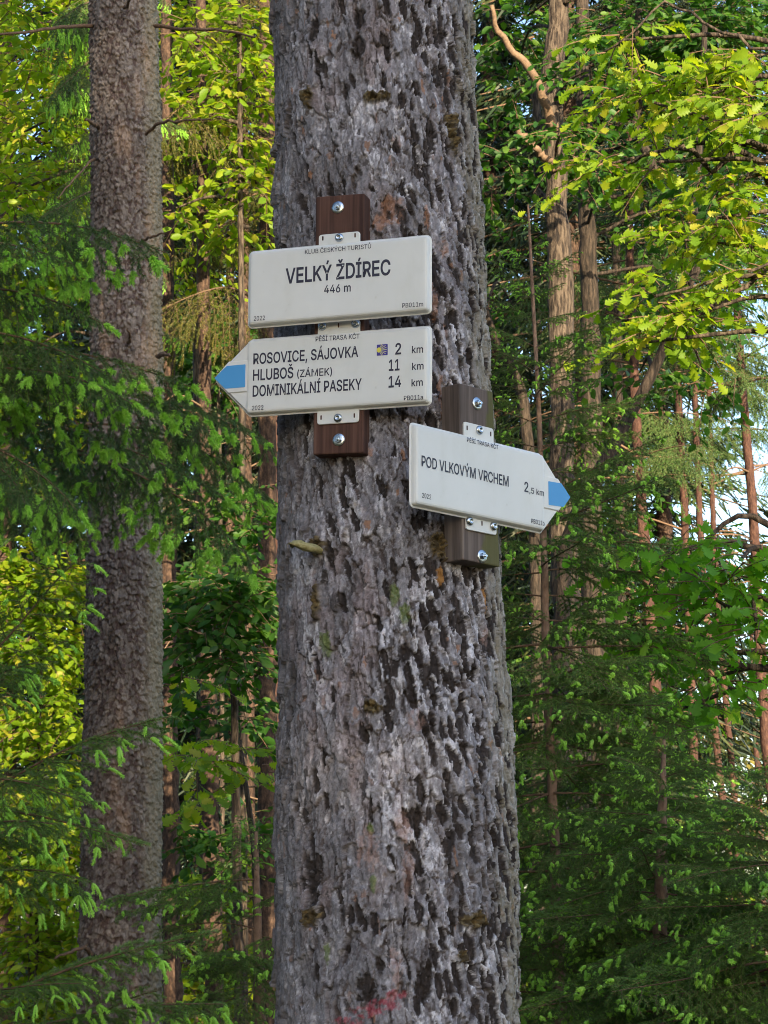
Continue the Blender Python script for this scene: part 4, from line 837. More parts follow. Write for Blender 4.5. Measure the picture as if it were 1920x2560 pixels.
# ---- young spruce with the visible thin stem, right of the middle trunk
r9, b9, p9, rr9 = spruce_stem('young_spruce', 'slender young spruce with thin reddish stem just right of the middle trunk',
    [(1402, 2600, 8.0), (1392, 2250, 8.0), (1380, 1950, 8.0), (1368, 1700, 8.0), (1360, 1400, 8.0), (1352, 1150, 8.0), (1343, 950, 8.0), (1333, 760, 8.0), (1326, 620, 8.0), (1320, 512, 8.0)],
    [33, 28, 24, 21, 17, 13, 11, 9, 8, 5], 'bark_young', 'young spruces by the signs')
def py2z(py, Y): return at(960, py, Y)[2]
side = 1
for i, y in enumerate(list(range(516, 760, 34))):
    p = stem_at(p9, py2z(y, 8.0)); a = (i * 2.4); l = .05 + .0003 * (y - 500)
    put_bough(r9, p, p + [l * math.cos(a), l * math.sin(a) * .6, .35 * l], B_tiny[i % 2])
for i, y in enumerate(range(745, 2560, 62)):
    p = stem_at(p9, py2z(y, 8.0)); t = min((y - 745) / 900, 1.); l = .17 + .42 * t + R0.uniform(-.06, .12)
    for q in range(2 if y < 1500 else 3):
        a = R0.uniform(-.5, .5) + (0 if (i + q) % 2 else math.pi) + (1.4 if q == 2 else 0)
        put_bough(r9, p, p + [l * math.cos(a), l * math.sin(a) * .9, l * (.42 - .62 * t + R0.normal(0, .10))], B_up[(i + q) % 3], R0.normal(0, .3))
boughs(r9, [((1344, 990, 8), (1475, 840, 7.7)), ((1352, 1130, 8), (1630, 985, 7.8)), ((1356, 1250, 8), (1655, 1095, 7.7)), ((1358, 1330, 8), (1670, 1190, 7.6)), ((1340, 700, 8), (1450, 630, 7.9)), ((1336, 700, 8), (1218, 655, 8.0)),
            ((1362, 1420, 8), (1480, 1330, 7.5)), ((1345, 930, 8), (1255, 880, 7.8)), ((1360, 1560, 8), (1225, 1500, 7.8)), ((1362, 1600, 8), (1530, 1480, 7.6)), ((1366, 1700, 8), (1640, 1640, 7.5)), ((1370, 1790, 8), (1660, 1760, 7.4))], B_up)
# ---- two fuller young spruces at lower right
r10, b10, p10, _ = spruce_stem('young_spruce', 'bushy young spruce filling the lower right, nearest the middle trunk',
    [(1650, 2640, 7.3), (1655, 2100, 7.3), (1660, 1850, 7.3)], [40, 26, 8], 'bark_young', 'young spruces by the signs')
for i, y in enumerate(range(1850, 2700, 48)):
    p = stem_at(p10, py2z(y, 7.3)); t = min((y - 1840) / 350, 1.); l = .14 + .40 * t
    for q in range(4):
        a = i * 1.1 + q * 1.57 + R0.uniform(-.3, .3); ll = l * R0.uniform(.75, 1.2)
        put_bough(r10, p, p + [ll * math.cos(a), ll * math.sin(a), ll * (.28 - .40 * t + R0.normal(0, .1))], B_up[(i + q) % 3], R0.normal(0, .3))
r11, b11, p11, _ = spruce_stem('young_spruce', 'bushy young spruce at the right edge, reaching over the lower right corner',
    [(1960, 2680, 6.6), (1950, 2200, 6.6), (1940, 1960, 6.6)], [46, 30, 10], 'bark_young', 'young spruces by the signs')
for i, y in enumerate(range(1960, 2700, 50)):
    p = stem_at(p11, py2z(y, 6.6)); t = min((y - 1940) / 350, 1.); l = .16 + .40 * t
    for q in range(4):
        a = i * 1.3 + q * 1.57 + R0.uniform(-.3, .3); ll = l * R0.uniform(.75, 1.2)
        put_bough(r11, p, p + [ll * math.cos(a), ll * math.sin(a), ll * (.25 - .42 * t + R0.normal(0, .1))], B_up[(i + q) % 3], R0.normal(0, .3))
r12, b12, p12, _ = spruce_stem('young_spruce', 'dark young spruce low behind the slender young spruce on the right',
    [(1520, 2640, 9.4), (1515, 2100, 9.4), (1510, 1720, 9.4)], [46, 30, 10], 'bark_young', 'young spruces by the signs')
for i, y in enumerate(range(1720, 2640, 62)):
    p = stem_at(p12, py2z(y, 9.4)); t = min((y - 1700) / 500, 1.); l = .2 + .55 * t
    for q in range(4):
        a = i * 1.2 + q * 1.57 + R0.uniform(-.3, .3); ll = l * R0.uniform(.75, 1.2)
        put_bough(r12, p, p + [ll * math.cos(a), ll * math.sin(a), ll * (.2 - .5 * t + R0.normal(0, .1))], (B_hang if q % 2 else B_up)[(i + q) % 3], R0.normal(0, .3))

# ---- young spruce reaching in from the left, in front of the scaly trunk
r1, b1, p1, _ = spruce_stem('young_spruce', 'dark young spruce reaching in from the left edge across the scaly trunk',
    [(-420, 2700, 7.2), (-400, 1500, 7.2), (-380, 300, 7.2)], [70, 50, 20], 'bark_young', 'young spruces by the signs')
boughs(r1, [((-300, 640, 7.2), (415, 628, 7.0)), ((-300, 660, 7.0), (180, 655, 6.7)), ((-280, 760, 7.2), (255, 810, 6.9)), 
            ((-260, 860, 7.2), (245, 930, 6.8)), ((-250, 930, 7.2), (475, 960, 7.2)), ((-200, 960, 7.1), (330, 1010, 6.8)), ((-200, 980, 7.2), (535, 1075, 7.5)), 
            ((-240, 1080, 7.2), (180, 1280, 6.7)), ((-100, 1060, 7.8), (560, 1240, 8.0)), ((0, 1100, 7.9), (650, 1420, 8.2)),
            ((-220, 1180, 7.6), (230, 1360, 7.9)), ((-200, 1120, 6.9), (60, 1260, 6.4)), ((250, 1010, 8.2), (690, 1130, 8.6)), ((200, 1060, 8.3), (690, 1260, 8.8))], B_hang)
# ---- lower left young spruce with long curved shoots
r2, b2, p2, _ = spruce_stem('young_spruce', 'young spruce with long curved pale shoots at the lower left corner',
    [(-330, 2700, 6.2), (-300, 2000, 6.2), (-280, 1500, 6.2)], [60, 44, 16], 'bark_young', 'young spruces by the signs')
boughs(r2, [((-150, 1760, 6.2), (215, 1400, 6.0)), ((-160, 1800, 6.2), (105, 1655, 5.8)), ((-100, 2030, 6.2), (430, 1790, 6.0)), ((-140, 1950, 6.1), (240, 2010, 5.9)), ((-140, 2030, 6.2), (370, 2110, 6.1)),
            ((-160, 2120, 6.2), (130, 2060, 5.7)), ((-160, 2200, 6.2), (210, 2200, 5.8)), ((-100, 2560, 6.2), (540, 2325, 6.1)), ((-120, 2520, 6.1), (200, 2460, 5.8)), ((0, 2600, 6.2), (560, 2510, 6.3)), 
            ((100, 2640, 6.3), (400, 2480, 6.0)), ((-150, 1700, 6.4), (60, 1560, 6.5))], B_sau)
r3, b3, p3, _ = spruce_stem('young_spruce', 'small young spruce low in the gap between the two big trunks',
    [(650, 2700, 8.4), (645, 2350, 8.4), (640, 2080, 8.4)], [34, 22, 8], 'bark_young', 'young spruces by the signs')
boughs(r3, [((645, 2200, 8.4), (255, 2255, 8.2)), ((648, 2240, 8.4), (300, 2285, 8.0)), ((645, 2180, 8.4), (540, 2140, 8.2)), ((642, 2130, 8.4), (700, 2070, 8.3)), ((650, 2320, 8.4), (390, 2320, 8.1)), ((650, 2400, 8.4), (480, 2440, 8.0)), ((650, 2380, 8.4), (600, 2540, 7.9)),
            ((645, 2260, 8.4), (760, 2220, 8.2)), ((650, 2340, 8.4), (780, 2400, 8.1)), ((650, 2480, 8.4), (420, 2560, 8.0)), ((645, 2150, 8.4), (600, 2040, 8.6)), ((650, 2440, 8.4), (560, 2380, 7.8))], B_up)
# ---- olive spruce hanging behind the gap upper left
r4, b4, p4, _ = spruce_stem('spruce_tree', 'spruce with hanging olive twigs between the scaly trunk and the middle trunk', [(668, 2600, 16.5), (668, 1200, 16.5), (664, 0, 16.5), (660, -400, 16.5)], [50, 44, 38, 30], 'bark_brown')
for i in range(15):
    y = -150 + i * 70; x0 = 664; s = -1 if i % 4 else 1; l = R0.uniform(120, 300) * (1 if s < 0 else .9)
    a = at(x0, y, 16.5); p = at(x0 + s * l, y + R0.uniform(20, 110), 16.5 + R0.uniform(-1.6, .9)); put_bough(r4, a, p, B_old[i % 2], R0.normal(0, .3))
r5, b5, p5, _ = spruce_stem('spruce_tree', 'dark spruce half hidden behind the left side of the scaly trunk', [(285, 2600, 12), (285, 1200, 12), (280, 0, 12), (280, -500, 12)], [60, 52, 44, 30], 'bark_brown')
for i in range(26):
    y = -60 + i * 34; s = -1 if i % 5 else 1; a = at(282, y, 12); p = at(282 + s * R0.uniform(70, 190), y + R0.uniform(20, 110), 12 + R0.uniform(-.9, .5)); put_bough(r5, a, p, B_far[i % 2], R0.normal(0, .3))

CANOPY += [(12.0, SCALY, .85), (12.0, r4, .85), (12.0, r5, .85)]  # crowns added above the view to cut sky light below
# ---- bare spruce trunks standing in the dark gap and at the left edge
GT = 'bare spruce trunks in the dark left background'
for lab, pts, wd, bk in [('bare brown trunk right beside the scaly trunk, low in the gap', [(432, 2600, 17), (426, 2200, 17), (422, 1500, 17), (418, 500, 17), (415, -200, 17)], [50, 46, 40, 34, 28], 'bark_brown'),
        ('bare brown trunk in the centre of the dark gap', [(538, 2600, 16), (530, 2200, 16), (520, 1700, 16), (516, 1300, 16), (506, 400, 16), (500, -200, 16)], [52, 46, 42, 36, 30, 24], 'bark_brown'),
        ('bare brown trunk close to the left side of the middle trunk', [(622, 2600, 19), (619, 2100, 19), (616, 1500, 19), (612, 900, 19), (605, -200, 19)], [40, 36, 34, 30, 22], 'bark_brown'),
        ('sunlit orange trunk sliver touching the left outline of the middle trunk', [(690, 2600, 19), (688, 1800, 19), (684, 1200, 19), (680, 500, 19), (676, -400, 19)], [30, 28, 26, 24, 20], 'bark_pine'),
        ('bare trunk in the upper left corner', [(14, 2600, 26), (12, 1400, 26), (16, 500, 26), (18, -300, 26)], [54, 50, 46, 40], 'bark_brown'),
        ('thin dark trunk right of the central gap trunk', [(580, 2600, 25), (578, 1800, 25), (574, 1000, 25), (570, -100, 25)], [26, 25, 22, 18], 'bark_brown')]:
    rt, bs, pa, rr_ = spruce_stem('spruce_tree', lab, pts, wd, bk, GT); CANOPY.append((9.0 + (pts[0][2] - 16) * .45, rt, .85))  # high crown added out of view to darken the gap
    Yd = pts[0][2]
    for i in range(7):   # dry side branches
        z = R0.uniform(py2z(2400, Yd), py2z(700, Yd)); p = stem_at(pa, z); s = R0.choice([-1, 1]); l = R0.uniform(.25, .7)
        P = smooth_path([p, p + [s * l * .5, R0.uniform(-.3, .1), R0.uniform(-.02, .12)], p + [s * l, R0.uniform(-.5, .1), R0.uniform(-.3, .1)]], 8)
        vv, qq = tubes(P, np.linspace(.010, .003, 8), 5); link('dead_branch', mesh_data('dead_branch', vv - bs, qq, [M['dead_twig']]), rt)

# ---- right: oaks and pines
broadleaf('furrowed oak trunk with two broken limbs, right of the middle trunk', [(1478, 2300, 15), (1445, 1950, 15), (1420, 1640, 15), (1404, 1250, 15), (1406, 1000, 15), (1400, 700, 15), (1388, 450, 15), (1381, 200, 15), (1398, 0, 15), (1410, -300, 15)],
          [80, 76, 74, 64, 62, 66, 55, 58, 52, 50], [(1250, 420, 15.5, 90, 80, 26), (1460, 180, 14.5, 60, 60, 14), (1400, 340, 14.3, 50, 60, 9), (1290, 200, 16.5, 80, 60, 14), (1290, 60, 16, 90, 80, 18)], mat='leaf_shade', seed=2, dense=1.6, size=.09,
          extra=[('dead_limb', [(1385, 320, 14.9), (1335, 190, 14.7), (1265, 100, 14.6), (1226, 22, 14.5)], 30, 12), ('dead_limb', [(1392, 420, 14.9), (1345, 380, 14.8), (1292, 322, 14.7)], 22, 13), ('limb', [(1390, 20, 15), (1440, -10, 14.9), (1500, -60, 14.9)], 22, 12),
                 ('limb', [(1395, 560, 15), (1350, 480, 15.2), (1345, 300, 15.3), (1330, 190, 15.3)], 30, 22)])
broadleaf('darker oak trunk behind the furrowed one, with a leaning fork', [(1510, 2400, 18), (1500, 2000, 18), (1478, 1300, 18), (1480, 1000, 18), (1472, 700, 18), (1462, 300, 18), (1450, -200, 18)],
          [64, 60, 54, 50, 46, 40, 32], [(1600, 60, 17, 150, 100, 40), (1760, 120, 17, 130, 110, 36), (1520, 330, 17.5, 90, 90, 20), (1460, 420, 16.5, 110, 60, 18), (1880, 60, 17, 100, 130, 40), (1780, 20, 16.5, 120, 90, 24), (1920, 220, 17, 70, 120, 20), (1640, 230, 17, 90, 70, 16), (1860, 330, 17.5, 110, 110, 26), (1760, 420, 18, 120, 90, 24), (1880, 560, 18, 90, 90, 18), (1700, 560, 18.5, 110, 70, 18), (1840, 760, 19, 100, 70, 16)], mat='leaf_shade', bark='bark_shade', seed=3, dense=1.7, size=.095,
          extra=[('limb', [(1640, 440, 17), (1600, 330, 17), (1590, 180, 17), (1600, -40, 17)], 26, 14)])
broadleaf('dark leaning oak trunk crossing up to the right behind the sign', [(1400, 2300, 13), (1405, 1500, 13), (1430, 1320, 13), (1500, 1175, 13), (1590, 1010, 13), (1650, 890, 13), (1690, 775, 13), (1722, 620, 13), (1748, 380, 13), (1762, 60, 13)],
          [42, 40, 37, 33, 29, 26, 24, 22, 18, 14], [(1720, 700, 12.6, 90, 60, 12), (1600, 930, 13.5, 130, 60, 12), (1790, 420, 12.5, 120, 90, 18), (1760, 930, 13.5, 110, 70, 12)], mat='leaf_shade', bark='bark_shade', seed=4, size=.085,
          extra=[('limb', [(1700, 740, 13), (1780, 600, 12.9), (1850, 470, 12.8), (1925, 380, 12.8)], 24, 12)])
broadleaf('dark crooked tree close behind the right outline of the middle trunk', [(1345, 2400, 20), (1340, 1400, 20), (1318, 1100, 20), (1296, 960, 20), (1240, 850, 20), (1200, 740, 20)], [34, 32, 30, 27, 22, 16], [(1260, 1250, 20, 60, 110, 14), (1280, 760, 21, 60, 60, 12)], mat='leaf_shade', bark='bark_shade', seed=5)
broadleaf('oak with bright sunlit leaves hanging in from the upper right edge', [(2180, 2600, 9), (2160, 1500, 9), (2150, 700, 9), (2160, -100, 9)], [120, 110, 95, 80],
          [(1780, 235, 9, 120, 55, 20), (1880, 290, 8.8, 90, 60, 18), (1680, 220, 9.2, 60, 40, 9), (1575, 240, 9.3, 60, 36, 7), (1510, 412, 9.2, 75, 16, 8), (1640, 405, 9, 36, 22, 4), (1845, 450, 9, 60, 34, 9), (1790, 545, 9, 110, 44, 15), (1710, 600, 9.1, 60, 30, 7), (1870, 680, 8.9, 60, 70, 12),
           (1640, 740, 9, 60, 44, 9), (1710, 800, 9, 80, 40, 12), (1620, 855, 9, 50, 22, 6), (1560, 100, 9.2, 70, 40, 6), (1890, 140, 9, 50, 50, 8)],
          mat='leaf_lit', leaf='oak', size=.074, seed=6, m=8, length=.25, dense=1.5,
          extra=[('limb', [(2150, 560, 9), (1990, 520, 9), (1840, 350, 9), (1760, 300, 9), (1640, 260, 9.1)], 30, 8), ('limb', [(2150, 420, 9), (1950, 380, 9), (1850, 352, 9), (1790, 415, 9), (1690, 370, 9), (1560, 410, 9.2)], 26, 7), ('limb', [(2150, 800, 9), (1960, 660, 9), (1830, 740, 9), (1700, 800, 9)], 24, 7),
                 ('limb', [(2150, 150, 9), (1880, 110, 9), (1680, 10, 9.2), (1590, 70, 9.2), (1490, 130, 9.3)], 11, 5)])
broadleaf('shaded young oak with large lobed leaves at mid right', [(2060, 2600, 8.2), (2050, 1900, 8.2), (2040, 1300, 8.2)], [60, 46, 26],
          [(1700, 1420, 8.2, 110, 40, 12), (1600, 1400, 8.3, 50, 30, 5), (1790, 1500, 8.2, 110, 60, 12), (1700, 1590, 8.2, 100, 60, 12), (1600, 1640, 8.2, 60, 40, 7), (1850, 1400, 8.0, 70, 60, 11), (1890, 1560, 8.0, 60, 60, 9), (1760, 1700, 8.3, 70, 40, 6), (1680, 1780, 8.6, 90, 30, 7)],
          mat='leaf_young', leaf='oak', size=.078, dense=1.8, seed=7, m=6, length=.26, name='young_oak')
GP = 'slim red pines against the bright gap at right'
for i, (lab, pts, wd) in enumerate([('slim red pine leaning along the right edge', [(1990, 2500, 22), (1915, 1850, 22), (1884, 1300, 22), (1858, 1000, 22), (1838, 650, 22), (1820, 200, 22)], [28, 26, 24, 22, 19, 14]),
        ('reddish pine trunk nearest the dark oak fork at right', [(1660, 2400, 20), (1645, 1850, 20), (1606, 1300, 20), (1588, 1000, 20), (1575, 600, 20), (1570, 100, 20)], [34, 30, 28, 24, 20, 14]),
        ('slim pine trunk in the middle of the right gap', [(1750, 2400, 23), (1733, 1850, 23), (1712, 1300, 23), (1697, 1000, 23), (1680, 500, 23)], [26, 22, 20, 18, 13]),
        ('very thin pine trunk left of the edge pine', [(1850, 2400, 26), (1795, 1900, 26), (1772, 1600, 26), (1748, 1280, 26), (1735, 900, 26), (1725, 400, 26)], [20, 18, 17, 16, 14, 10]),
        ('thin pine with lower trunk in the bright clearing', [(1860, 2400, 28), (1832, 1950, 28), (1800, 1600, 28), (1785, 1350, 28), (1770, 900, 28)], [18, 17, 16, 14, 11]),
        ('pale far pine at the right edge of the clearing', [(1915, 2400, 40), (1898, 2000, 40), (1884, 1750, 40), (1872, 1400, 40)], [17, 15, 13, 10])]):
    rt, bs, pa, _ = spruce_stem('pine_tree', lab, pts, wd, 'bark_pine', GP)
    Yd = pts[0][2]
    if i < 5: CANOPY.append((1.6 + (2290 - (620, 760, 700, 820, 760)[i]) / 5327 * Yd, rt, .42))
    for j in range(9):
        z = R0.uniform(py2z(1700, Yd), py2z(700, Yd)); p = stem_at(pa, min(z, pa[-1, 2])); s = R0.choice([-1, 1]); l = R0.uniform(.4, 1.3)
        P = smooth_path([p, p + [s * l * .5, R0.uniform(-.3, .3), R0.uniform(0, .2)], p + [s * l, R0.uniform(-.5, .5), R0.uniform(-.15, .35)]], 8)
        vv, qq = tubes(P, np.linspace(.014, .004, 8), 5); link('dead_branch', mesh_data('dead_branch', vv - bs, qq, [M['twig']]), rt)
    for j in range(11 if i < 5 else 4):
        y = R0.uniform(560, 1180) if i != 5 else R0.uniform(1400, 1600); p = stem_at(pa, min(py2z(y, Yd), pa[-1, 2])); a = R0.uniform(0, 6.28); l = R0.uniform(.7, 1.7)
        put_bough(rt, p, p + [l * math.cos(a), l * math.sin(a), R0.uniform(-.3, .3)], B_far[j % 2], R0.normal(0, .4), shoots=False)
# ---- left: broadleaf masses in the sun and in shade
GL = 'broadleaf trees in the left background'
broadleaf('green leafy tree filling the upper left corner', [(300, 2600, 16), (295, 1400, 16), (280, 400, 16), (270, -200, 16)], [34, 30, 26, 20],
          [(90, 60, 15.5, 130, 120, 46), (60, 270, 15, 110, 100, 36), (150, 180, 15.5, 80, 80, 22), (120, 420, 15.5, 120, 100, 34), (60, 560, 15, 90, 60, 14), (190, 520, 16, 60, 80, 12)], mat='leaf_lit', seed=11, size=.092, group=GL, dense=2.0)
broadleaf('yellow green leafy tree behind the left young spruce', [(290, 2600, 18), (285, 1400, 18), (270, 700, 18)], [20, 16, 10],
          [(60, 650, 18, 110, 80, 22), (160, 720, 18, 90, 90, 22), (60, 900, 18, 110, 100, 26), (150, 1000, 18, 90, 90, 18), (60, 1150, 18.5, 100, 90, 14)], mat='leaf_lit', seed=12, size=.092, group=GL, dense=2.0)
broadleaf('bright sunlit hazel thicket left of the scaly trunk', [(90, 2700, 20), (95, 2000, 20), (110, 1500, 20)], [10, 8, 5],
          [(60, 1480, 20, 110, 90, 34), (150, 1460, 20, 90, 70, 26), (60, 1620, 20, 110, 80, 34), (160, 1620, 20, 80, 90, 30), (50, 1780, 20, 90, 70, 23), (180, 1780, 20, 50, 90, 12), (30, 1390, 20, 80, 60, 14), (120, 1860, 20, 90, 60, 14), (60, 2000, 20, 100, 70, 16), (150, 2090, 20, 80, 80, 16), (60, 2200, 20, 100, 70, 16), (170, 2290, 20, 70, 80, 14), (90, 2400, 20, 100, 70, 16)], mat='leaf_lit', seed=13, size=.105, group=GL, dense=2.4, name='hazel_bush')
broadleaf('lit leafy bush at the lower left edge', [(70, 2760, 20), (75, 2400, 20), (80, 2100, 20)], [10, 8, 5],
          [(70, 2000, 20, 110, 90, 26), (140, 2120, 20, 90, 80, 26), (60, 2200, 20, 100, 80, 24), (110, 2380, 20, 120, 80, 36), (60, 2520, 20, 100, 60, 22), (190, 2500, 20, 80, 70, 23)], mat='leaf_lit', seed=14, size=.105, group=GL, dense=2.4, name='hazel_bush')
broadleaf('shaded green maple spreading across the gap between the trunks', [(600, 2700, 14), (590, 2000, 14), (580, 1450, 14)], [26, 22, 12],
          [(560, 1480, 13.5, 110, 60, 24), (640, 1520, 13.5, 60, 70, 14), (500, 1580, 13.5, 90, 50, 14), (590, 1640, 13.5, 90, 50, 14), (450, 1480, 14, 50, 40, 7), (420, 1560, 13.5, 30, 60, 5), (620, 1450, 14, 70, 50, 10), (450, 1760, 14.5, 50, 50, 8), (610, 1800, 14.5, 70, 60, 10), (520, 2120, 15, 80, 60, 10), (630, 2080, 15, 50, 70, 9), (440, 2080, 15, 40, 70, 7), (560, 1330, 14.5, 80, 50, 9), (470, 1250, 14.5, 60, 60, 8), (640, 1280, 14.5, 40, 70, 8)], mat='leaf_shade', limbs=False, seed=15, size=.092, group=GL, dense=2.0, name='young_maple')
broadleaf('young oak with bright lobed leaves low in the gap', [(640, 2700, 11), (640, 2200, 11), (600, 1850, 11)], [22, 18, 8],
          [(500, 1900, 10.5, 90, 30, 8), (570, 1880, 10.6, 70, 30, 6), (510, 2010, 10.2, 40, 20, 3), (430, 1870, 10.5, 30, 30, 3), (640, 1930, 11, 50, 40, 4), (440, 1680, 10.5, 20, 24, 2)], mat='leaf_lit', limbs=False, leaf='oak', seed=16, size=.09, m=7, length=.25, group=GL, name='young_oak')
broadleaf('leafy tree with yellow leaves high behind the hanging olive spruce', [(520, 2600, 19), (500, 1200, 19), (490, 300, 19), (480, -200, 19)], [36, 32, 28, 20],
          [(480, 60, 18.5, 110, 100, 34), (600, 120, 19, 90, 100, 28), (450, 260, 18.5, 90, 90, 24), (580, 330, 19, 100, 100, 30), (450, 480, 18.5, 80, 90, 20), (580, 560, 19, 90, 80, 20), (470, 680, 18.5, 90, 70, 16)], mat='leaf_lit', seed=17, size=.092, group=GL, dense=2.0)
broadleaf('slender leafy tree with glowing yellow leaves touching the upper left outline of the middle trunk', [(610, 2600, 15.5), (606, 1200, 15.5), (600, 300, 15.5), (596, -200, 15.5)], [20, 17, 14, 10],
          [(610, 60, 15.5, 70, 80, 18), (640, 200, 15.5, 60, 70, 14), (560, 180, 15.5, 70, 60, 12), (470, 90, 15.5, 60, 60, 10), (610, 330, 15.5, 70, 60, 12), (640, 460, 15.5, 60, 60, 10), (560, 420, 15.5, 60, 50, 8), (440, 300, 15.5, 40, 60, 6), (600, 560, 15.5, 70, 50, 8), (440, 520, 15.5, 40, 60, 6)], mat='leaf_lit', seed=23, size=.10, group=GL, dense=1.6, length=.38)
broadleaf('leafy tree of bright leaves just left of the scaly trunk', [(262, 2600, 13), (262, 1400, 13), (255, 300, 13), (250, -200, 13)], [20, 17, 14, 10],
          [(170, 60, 13, 60, 90, 14), (90, 130, 13, 80, 70, 14), (190, 260, 13, 50, 70, 9), (60, 330, 13, 80, 60, 10), (160, 430, 13, 60, 60, 9), (40, 480, 13, 70, 60, 10), (30, 20, 13, 60, 60, 10)], mat='leaf_lit', seed=24, size=.085, group=GL, dense=1.6)
broadleaf('dark green leafy bush left of the arrow sign', [(560, 2600, 23), (550, 1200, 23), (540, 850, 23)], [12, 10, 6],
          [(500, 800, 23, 100, 60, 20), (600, 850, 23, 80, 60, 18), (470, 900, 23, 70, 50, 12), (560, 960, 23, 90, 50, 14)], mat='leaf_shade', seed=18, size=.12, group=GL, dense=2.0, name='young_beech')
broadleaf('lit leafy undergrowth low between the trunks', [(560, 2800, 18), (555, 2600, 18), (550, 2300, 18)], [8, 6, 4],
          [(430, 2260, 18, 50, 90, 14), (600, 2200, 18, 90, 60, 16), (520, 2480, 18, 120, 70, 26), (640, 2400, 18, 80, 80, 20), (430, 2440, 18, 60, 60, 14)], mat='leaf_lit', seed=19, size=.095, dense=2.2, group=GL, name='hazel_bush')
broadleaf('sunlit green undergrowth behind the young spruces at lower right', [(1600, 2800, 24), (1590, 2600, 24), (1580, 2300, 24)], [9, 7, 4],
          [(1400, 2400, 24, 90, 120, 26), (1520, 2350, 24, 110, 110, 26), (1680, 2400, 24, 110, 110, 22), (1820, 2350, 24, 110, 110, 22), (1450, 2540, 24, 120, 50, 16), (1760, 2540, 24, 140, 50, 16)], mat='leaf_lit', seed=20, size=.12, dense=1.8, name='hazel_bush')
broadleaf('dark leafy tree filling the space behind the right sign', [(1560, 2600, 22), (1550, 1400, 22), (1540, 600, 22)], [34, 30, 20],
          [(1300, 620, 24, 70, 30, 4), (1560, 560, 22, 110, 90, 22), (1560, 760, 22, 120, 80, 22), (1480, 1050, 22, 110, 110, 20), (1600, 1250, 22, 90, 90, 12), (1480, 1350, 22, 130, 120, 22), (1420, 1600, 22, 150, 120, 24), (1560, 1700, 22, 110, 110, 18), (1700, 620, 22, 80, 80, 12), (1640, 400, 22, 120, 90, 16)], mat='leaf_shade', bark='bark_shade', seed=21, size=.10)

# ---- far spruces: three crown meshes shared by all of them
def far_crown(seed, H=18., z0=2.0, rad=2.1, nb=230, m=26, mat='far_needles'):
    rng = np.random.default_rng(seed)
    z = z0 + (H - z0) * rng.random(nb) ** 1.05; a = rng.uniform(0, 2 * np.pi, nb); l = rad * np.clip((H - z) / (H - z0), .04, 1) ** .75 * rng.uniform(.6, 1.15, nb)
    t = np.linspace(.12, 1, m)[None]; dx = np.cos(a)[:, None] * l[:, None] * t; dy = np.sin(a)[:, None] * l[:, None] * t; zz = z[:, None] - .28 * l[:, None] * t ** 1.5
    P = np.stack([dx, dy, zz], -1).reshape(-1, 3); D = np.repeat(np.stack([np.cos(a), np.sin(a), a * 0 - .3], -1), m, 0); side = np.stack([-D[:, 1], D[:, 0], 0 * D[:, 0]], -1)
    Ps, Ds = [], []
    for k in range(3):
        Ps.append(P + rng.normal(0, .05, P.shape)); Ds.append(D * rng.uniform(.1, .8, (len(P), 1)) + side * rng.choice([-1, 1], (len(P), 1)) * rng.uniform(.2, 1., (len(P), 1)) + np.array([0, 0, -.7]) * rng.random((len(P), 1)))
    P, D = np.vstack(Ps), unit(np.vstack(Ds)); L = rng.uniform(.12, .34, (len(P), 1)); s = unit(np.cross(D, rng.normal(size=D.shape))) * .030
    V = np.stack([P - s * .5, P + s * .5, P + D * L + s * .25, P + D * L - s * .25], 1); Q = np.arange(len(P) * 4).reshape(-1, 4)
    tv, tq = tubes(np.stack([np.stack([dx[i, ::6], dy[i, ::6], zz[i, ::6]], -1) for i in range(nb)]), np.broadcast_to(np.linspace(.018, .006, len(range(0, m, 6))), (nb, len(range(0, m, 6)))), 3)
    VV, QQ = merge([(tv, tq), (V.reshape(-1, 3), Q)])
    return mesh_data('crown', VV, QQ, [M['twig'], M[mat]], midx=np.r_[np.zeros(len(tq)), np.ones(len(Q))])
def far_trunk(H, r):
    v, q = tubes(np.stack([0 * np.linspace(0, 1, 12), 0 * np.linspace(0, 1, 12), np.linspace(-.2, H, 12)], -1), np.linspace(r, .02, 12), 9)
    return mesh_data('trunk', v, q, [M['bark_brown']], smooth=True)
FC = [far_crown(71), far_crown(72, rad=2.5, z0=3.), far_crown(73, rad=1.9, z0=1.)]; FT = far_trunk(18, .17)
def canopy(root, z, k, v=0):
    o = link('crown', FC[v], root, (0, 0, z)); o.scale = (k, k, k * .8); o.rotation_euler = (0, 0, R0.uniform(0, 6))
for i, (nm, rt, kk) in enumerate(CANOPY): canopy(rt, nm, kk, i % 3)
def far_spruce(label, x, y, h, v, group, name='spruce_tree', wide=1.):
    r = thing(name, label, 'tree', (x, y, 0), group); k = h / 18
    for nm, me in (('trunk', FT), ('crown', FC[v])):
        o = link(nm, me, r); o.scale = (k * wide if nm == 'crown' else k, k * wide if nm == 'crown' else k, k); o.rotation_euler = (0, 0, R0.uniform(0, 6))
GF = 'tall dark spruces of the far background'
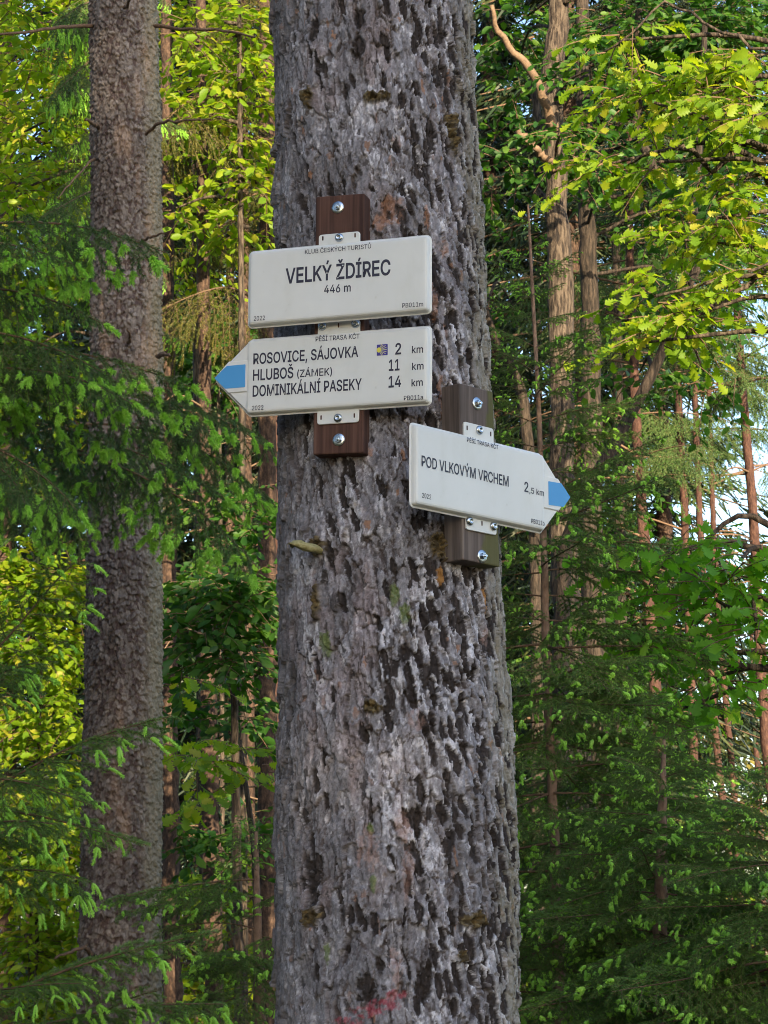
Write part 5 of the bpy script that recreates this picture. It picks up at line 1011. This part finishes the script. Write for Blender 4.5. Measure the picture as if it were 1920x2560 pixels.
FAR = [(-200, 27, 20, 'far dark spruce beyond the left edge leaves'), (120, 31, 22, 'far dark spruce behind the upper left leaves'), (300, 26, 20, 'far dark spruce hidden behind the scaly trunk'), (430, 33, 24, 'far dark spruce behind the trunk beside the scaly one'), (520, 28, 21, 'far dark spruce in the middle of the left gap'), (640, 30, 22, 'far dark spruce close left of the middle trunk'),
       (700, 25, 17, 'far spruce just behind the left outline of the middle trunk'), (960, 32, 22, 'far spruce hidden behind the middle trunk'), (1260, 36, 18, 'far spruce in the gap right of the middle trunk'), (1440, 29, 24, 'far dark spruce behind the furrowed oak'), (1560, 34, 25, 'far dark spruce behind the oak fork'), (1660, 30, 19, 'far spruce behind the dark leaning oak'), (1232, 33, 25, 'far dark spruce touching the upper right outline of the middle trunk')]
for i, (px, Y, h, lab) in enumerate(FAR): far_spruce(lab, at(px, 1280, Y)[0], Y, h, i % 3, GF)
GG = 'spruces of the farthest row'
for i in range(16):
    px = -300 + i * 150; Y = 44 + (i * 7 % 5) * 2.5; x = at(px, 1280, Y)[0]
    if 1640 < px < 1960: continue
    far_spruce('farthest row spruce, ' + ['beyond the left edge', 'at the left edge', 'behind the upper left leaves', 'left of the scaly trunk', 'behind the scaly trunk', 'right of the scaly trunk', 'in the left gap', 'beside the middle trunk', 'hidden left behind the middle trunk', 'hidden behind the signs', 'hidden right behind the middle trunk', 'right of the middle trunk', 'behind the furrowed oak', 'x', 'y', 'beyond the right edge'][i], x, Y, 16 + (i * 5 % 7), i % 3, GG, wide=1.15)
# sunlit clearing edge far right
GC = 'small sunlit trees at the edge of the clearing'
for i, (px, Y, h) in enumerate([(1690, 52, 6.5), (1760, 60, 8.0), (1830, 55, 6.0), (1900, 64, 8.5), (1980, 58, 7.0)]):
    broadleaf('pale sunlit small tree in the clearing, ' + ['leftmost', 'second from left', 'in the centre', 'second from right', 'at the right edge'][i], [(px, 2460, Y), (px + 4, 2200, Y), (px + 2, 1950, Y)], [10, 9, 4],
              [(px, 2250, Y, 60, 90, 26), (px - 10, 2060, Y, 55, 80, 22), (px + 10, 1880 - (i % 2) * 90, Y, 45, 70, 18)], mat='needles_olive', seed=40 + i, size=.26, length=.8, m=9, dense=3., group=GC, name='birch_tree')
# ---- unseen spruces added behind the camera, sized so their shade covers the signs
GB = 'unseen spruces added for shade'
BACK = []
for i, x in enumerate(np.arange(2.2, 9.9, .9)):
    h = np.interp(x, [2, 4.6, 5.2, 6.0, 7.0, 7.8, 8.2, 9.5, 12], [12, 13.3, 12.4, 10.4, 9.4, 9.4, 13.0, 13.6, 13])
    BACK.append((x, -9.0 - (i % 2) * .9, h))
    if x < 7.2: BACK.append((x + .45 + .9 * .3, -11.6 - (i % 3) * .6, h + .8))
BACK += [(4.3, -7.4, 8.0), (3.2, -7.6, 8.0), (5.2, -7.8, 8.0)]
for i, (x, y, h) in enumerate(BACK):
    far_spruce('unseen spruce added behind the camera to cast shade', x, y, h, i % 3, GB, wide=1.35)
far_spruce('unseen slender spruce added behind the middle trunk for shade', .12, 13, 8.5, 2, GF, wide=.62)  # added out of sight so the gap trunks fall in shade
for i, (x, y, h) in enumerate([(-2.75, 3.7, 12), (-2.9, 1.2, 13), (-3.4, -1.8, 13), (-3.6, 6.0, 11), (-4.8, 3.2, 14), (-4.6, 8.6, 15), (-5.3, 11.5, 16), (-6.2, 15, 18), (-7.0, 19, 18), (-5.9, 6.5, 17)]):  # unseen spruces added to keep side sky light off the trunk
    far_spruce('unseen spruce added beyond the left edge to block sky light', x, y, h, (0, 2)[i % 2], GB, wide=1.0)
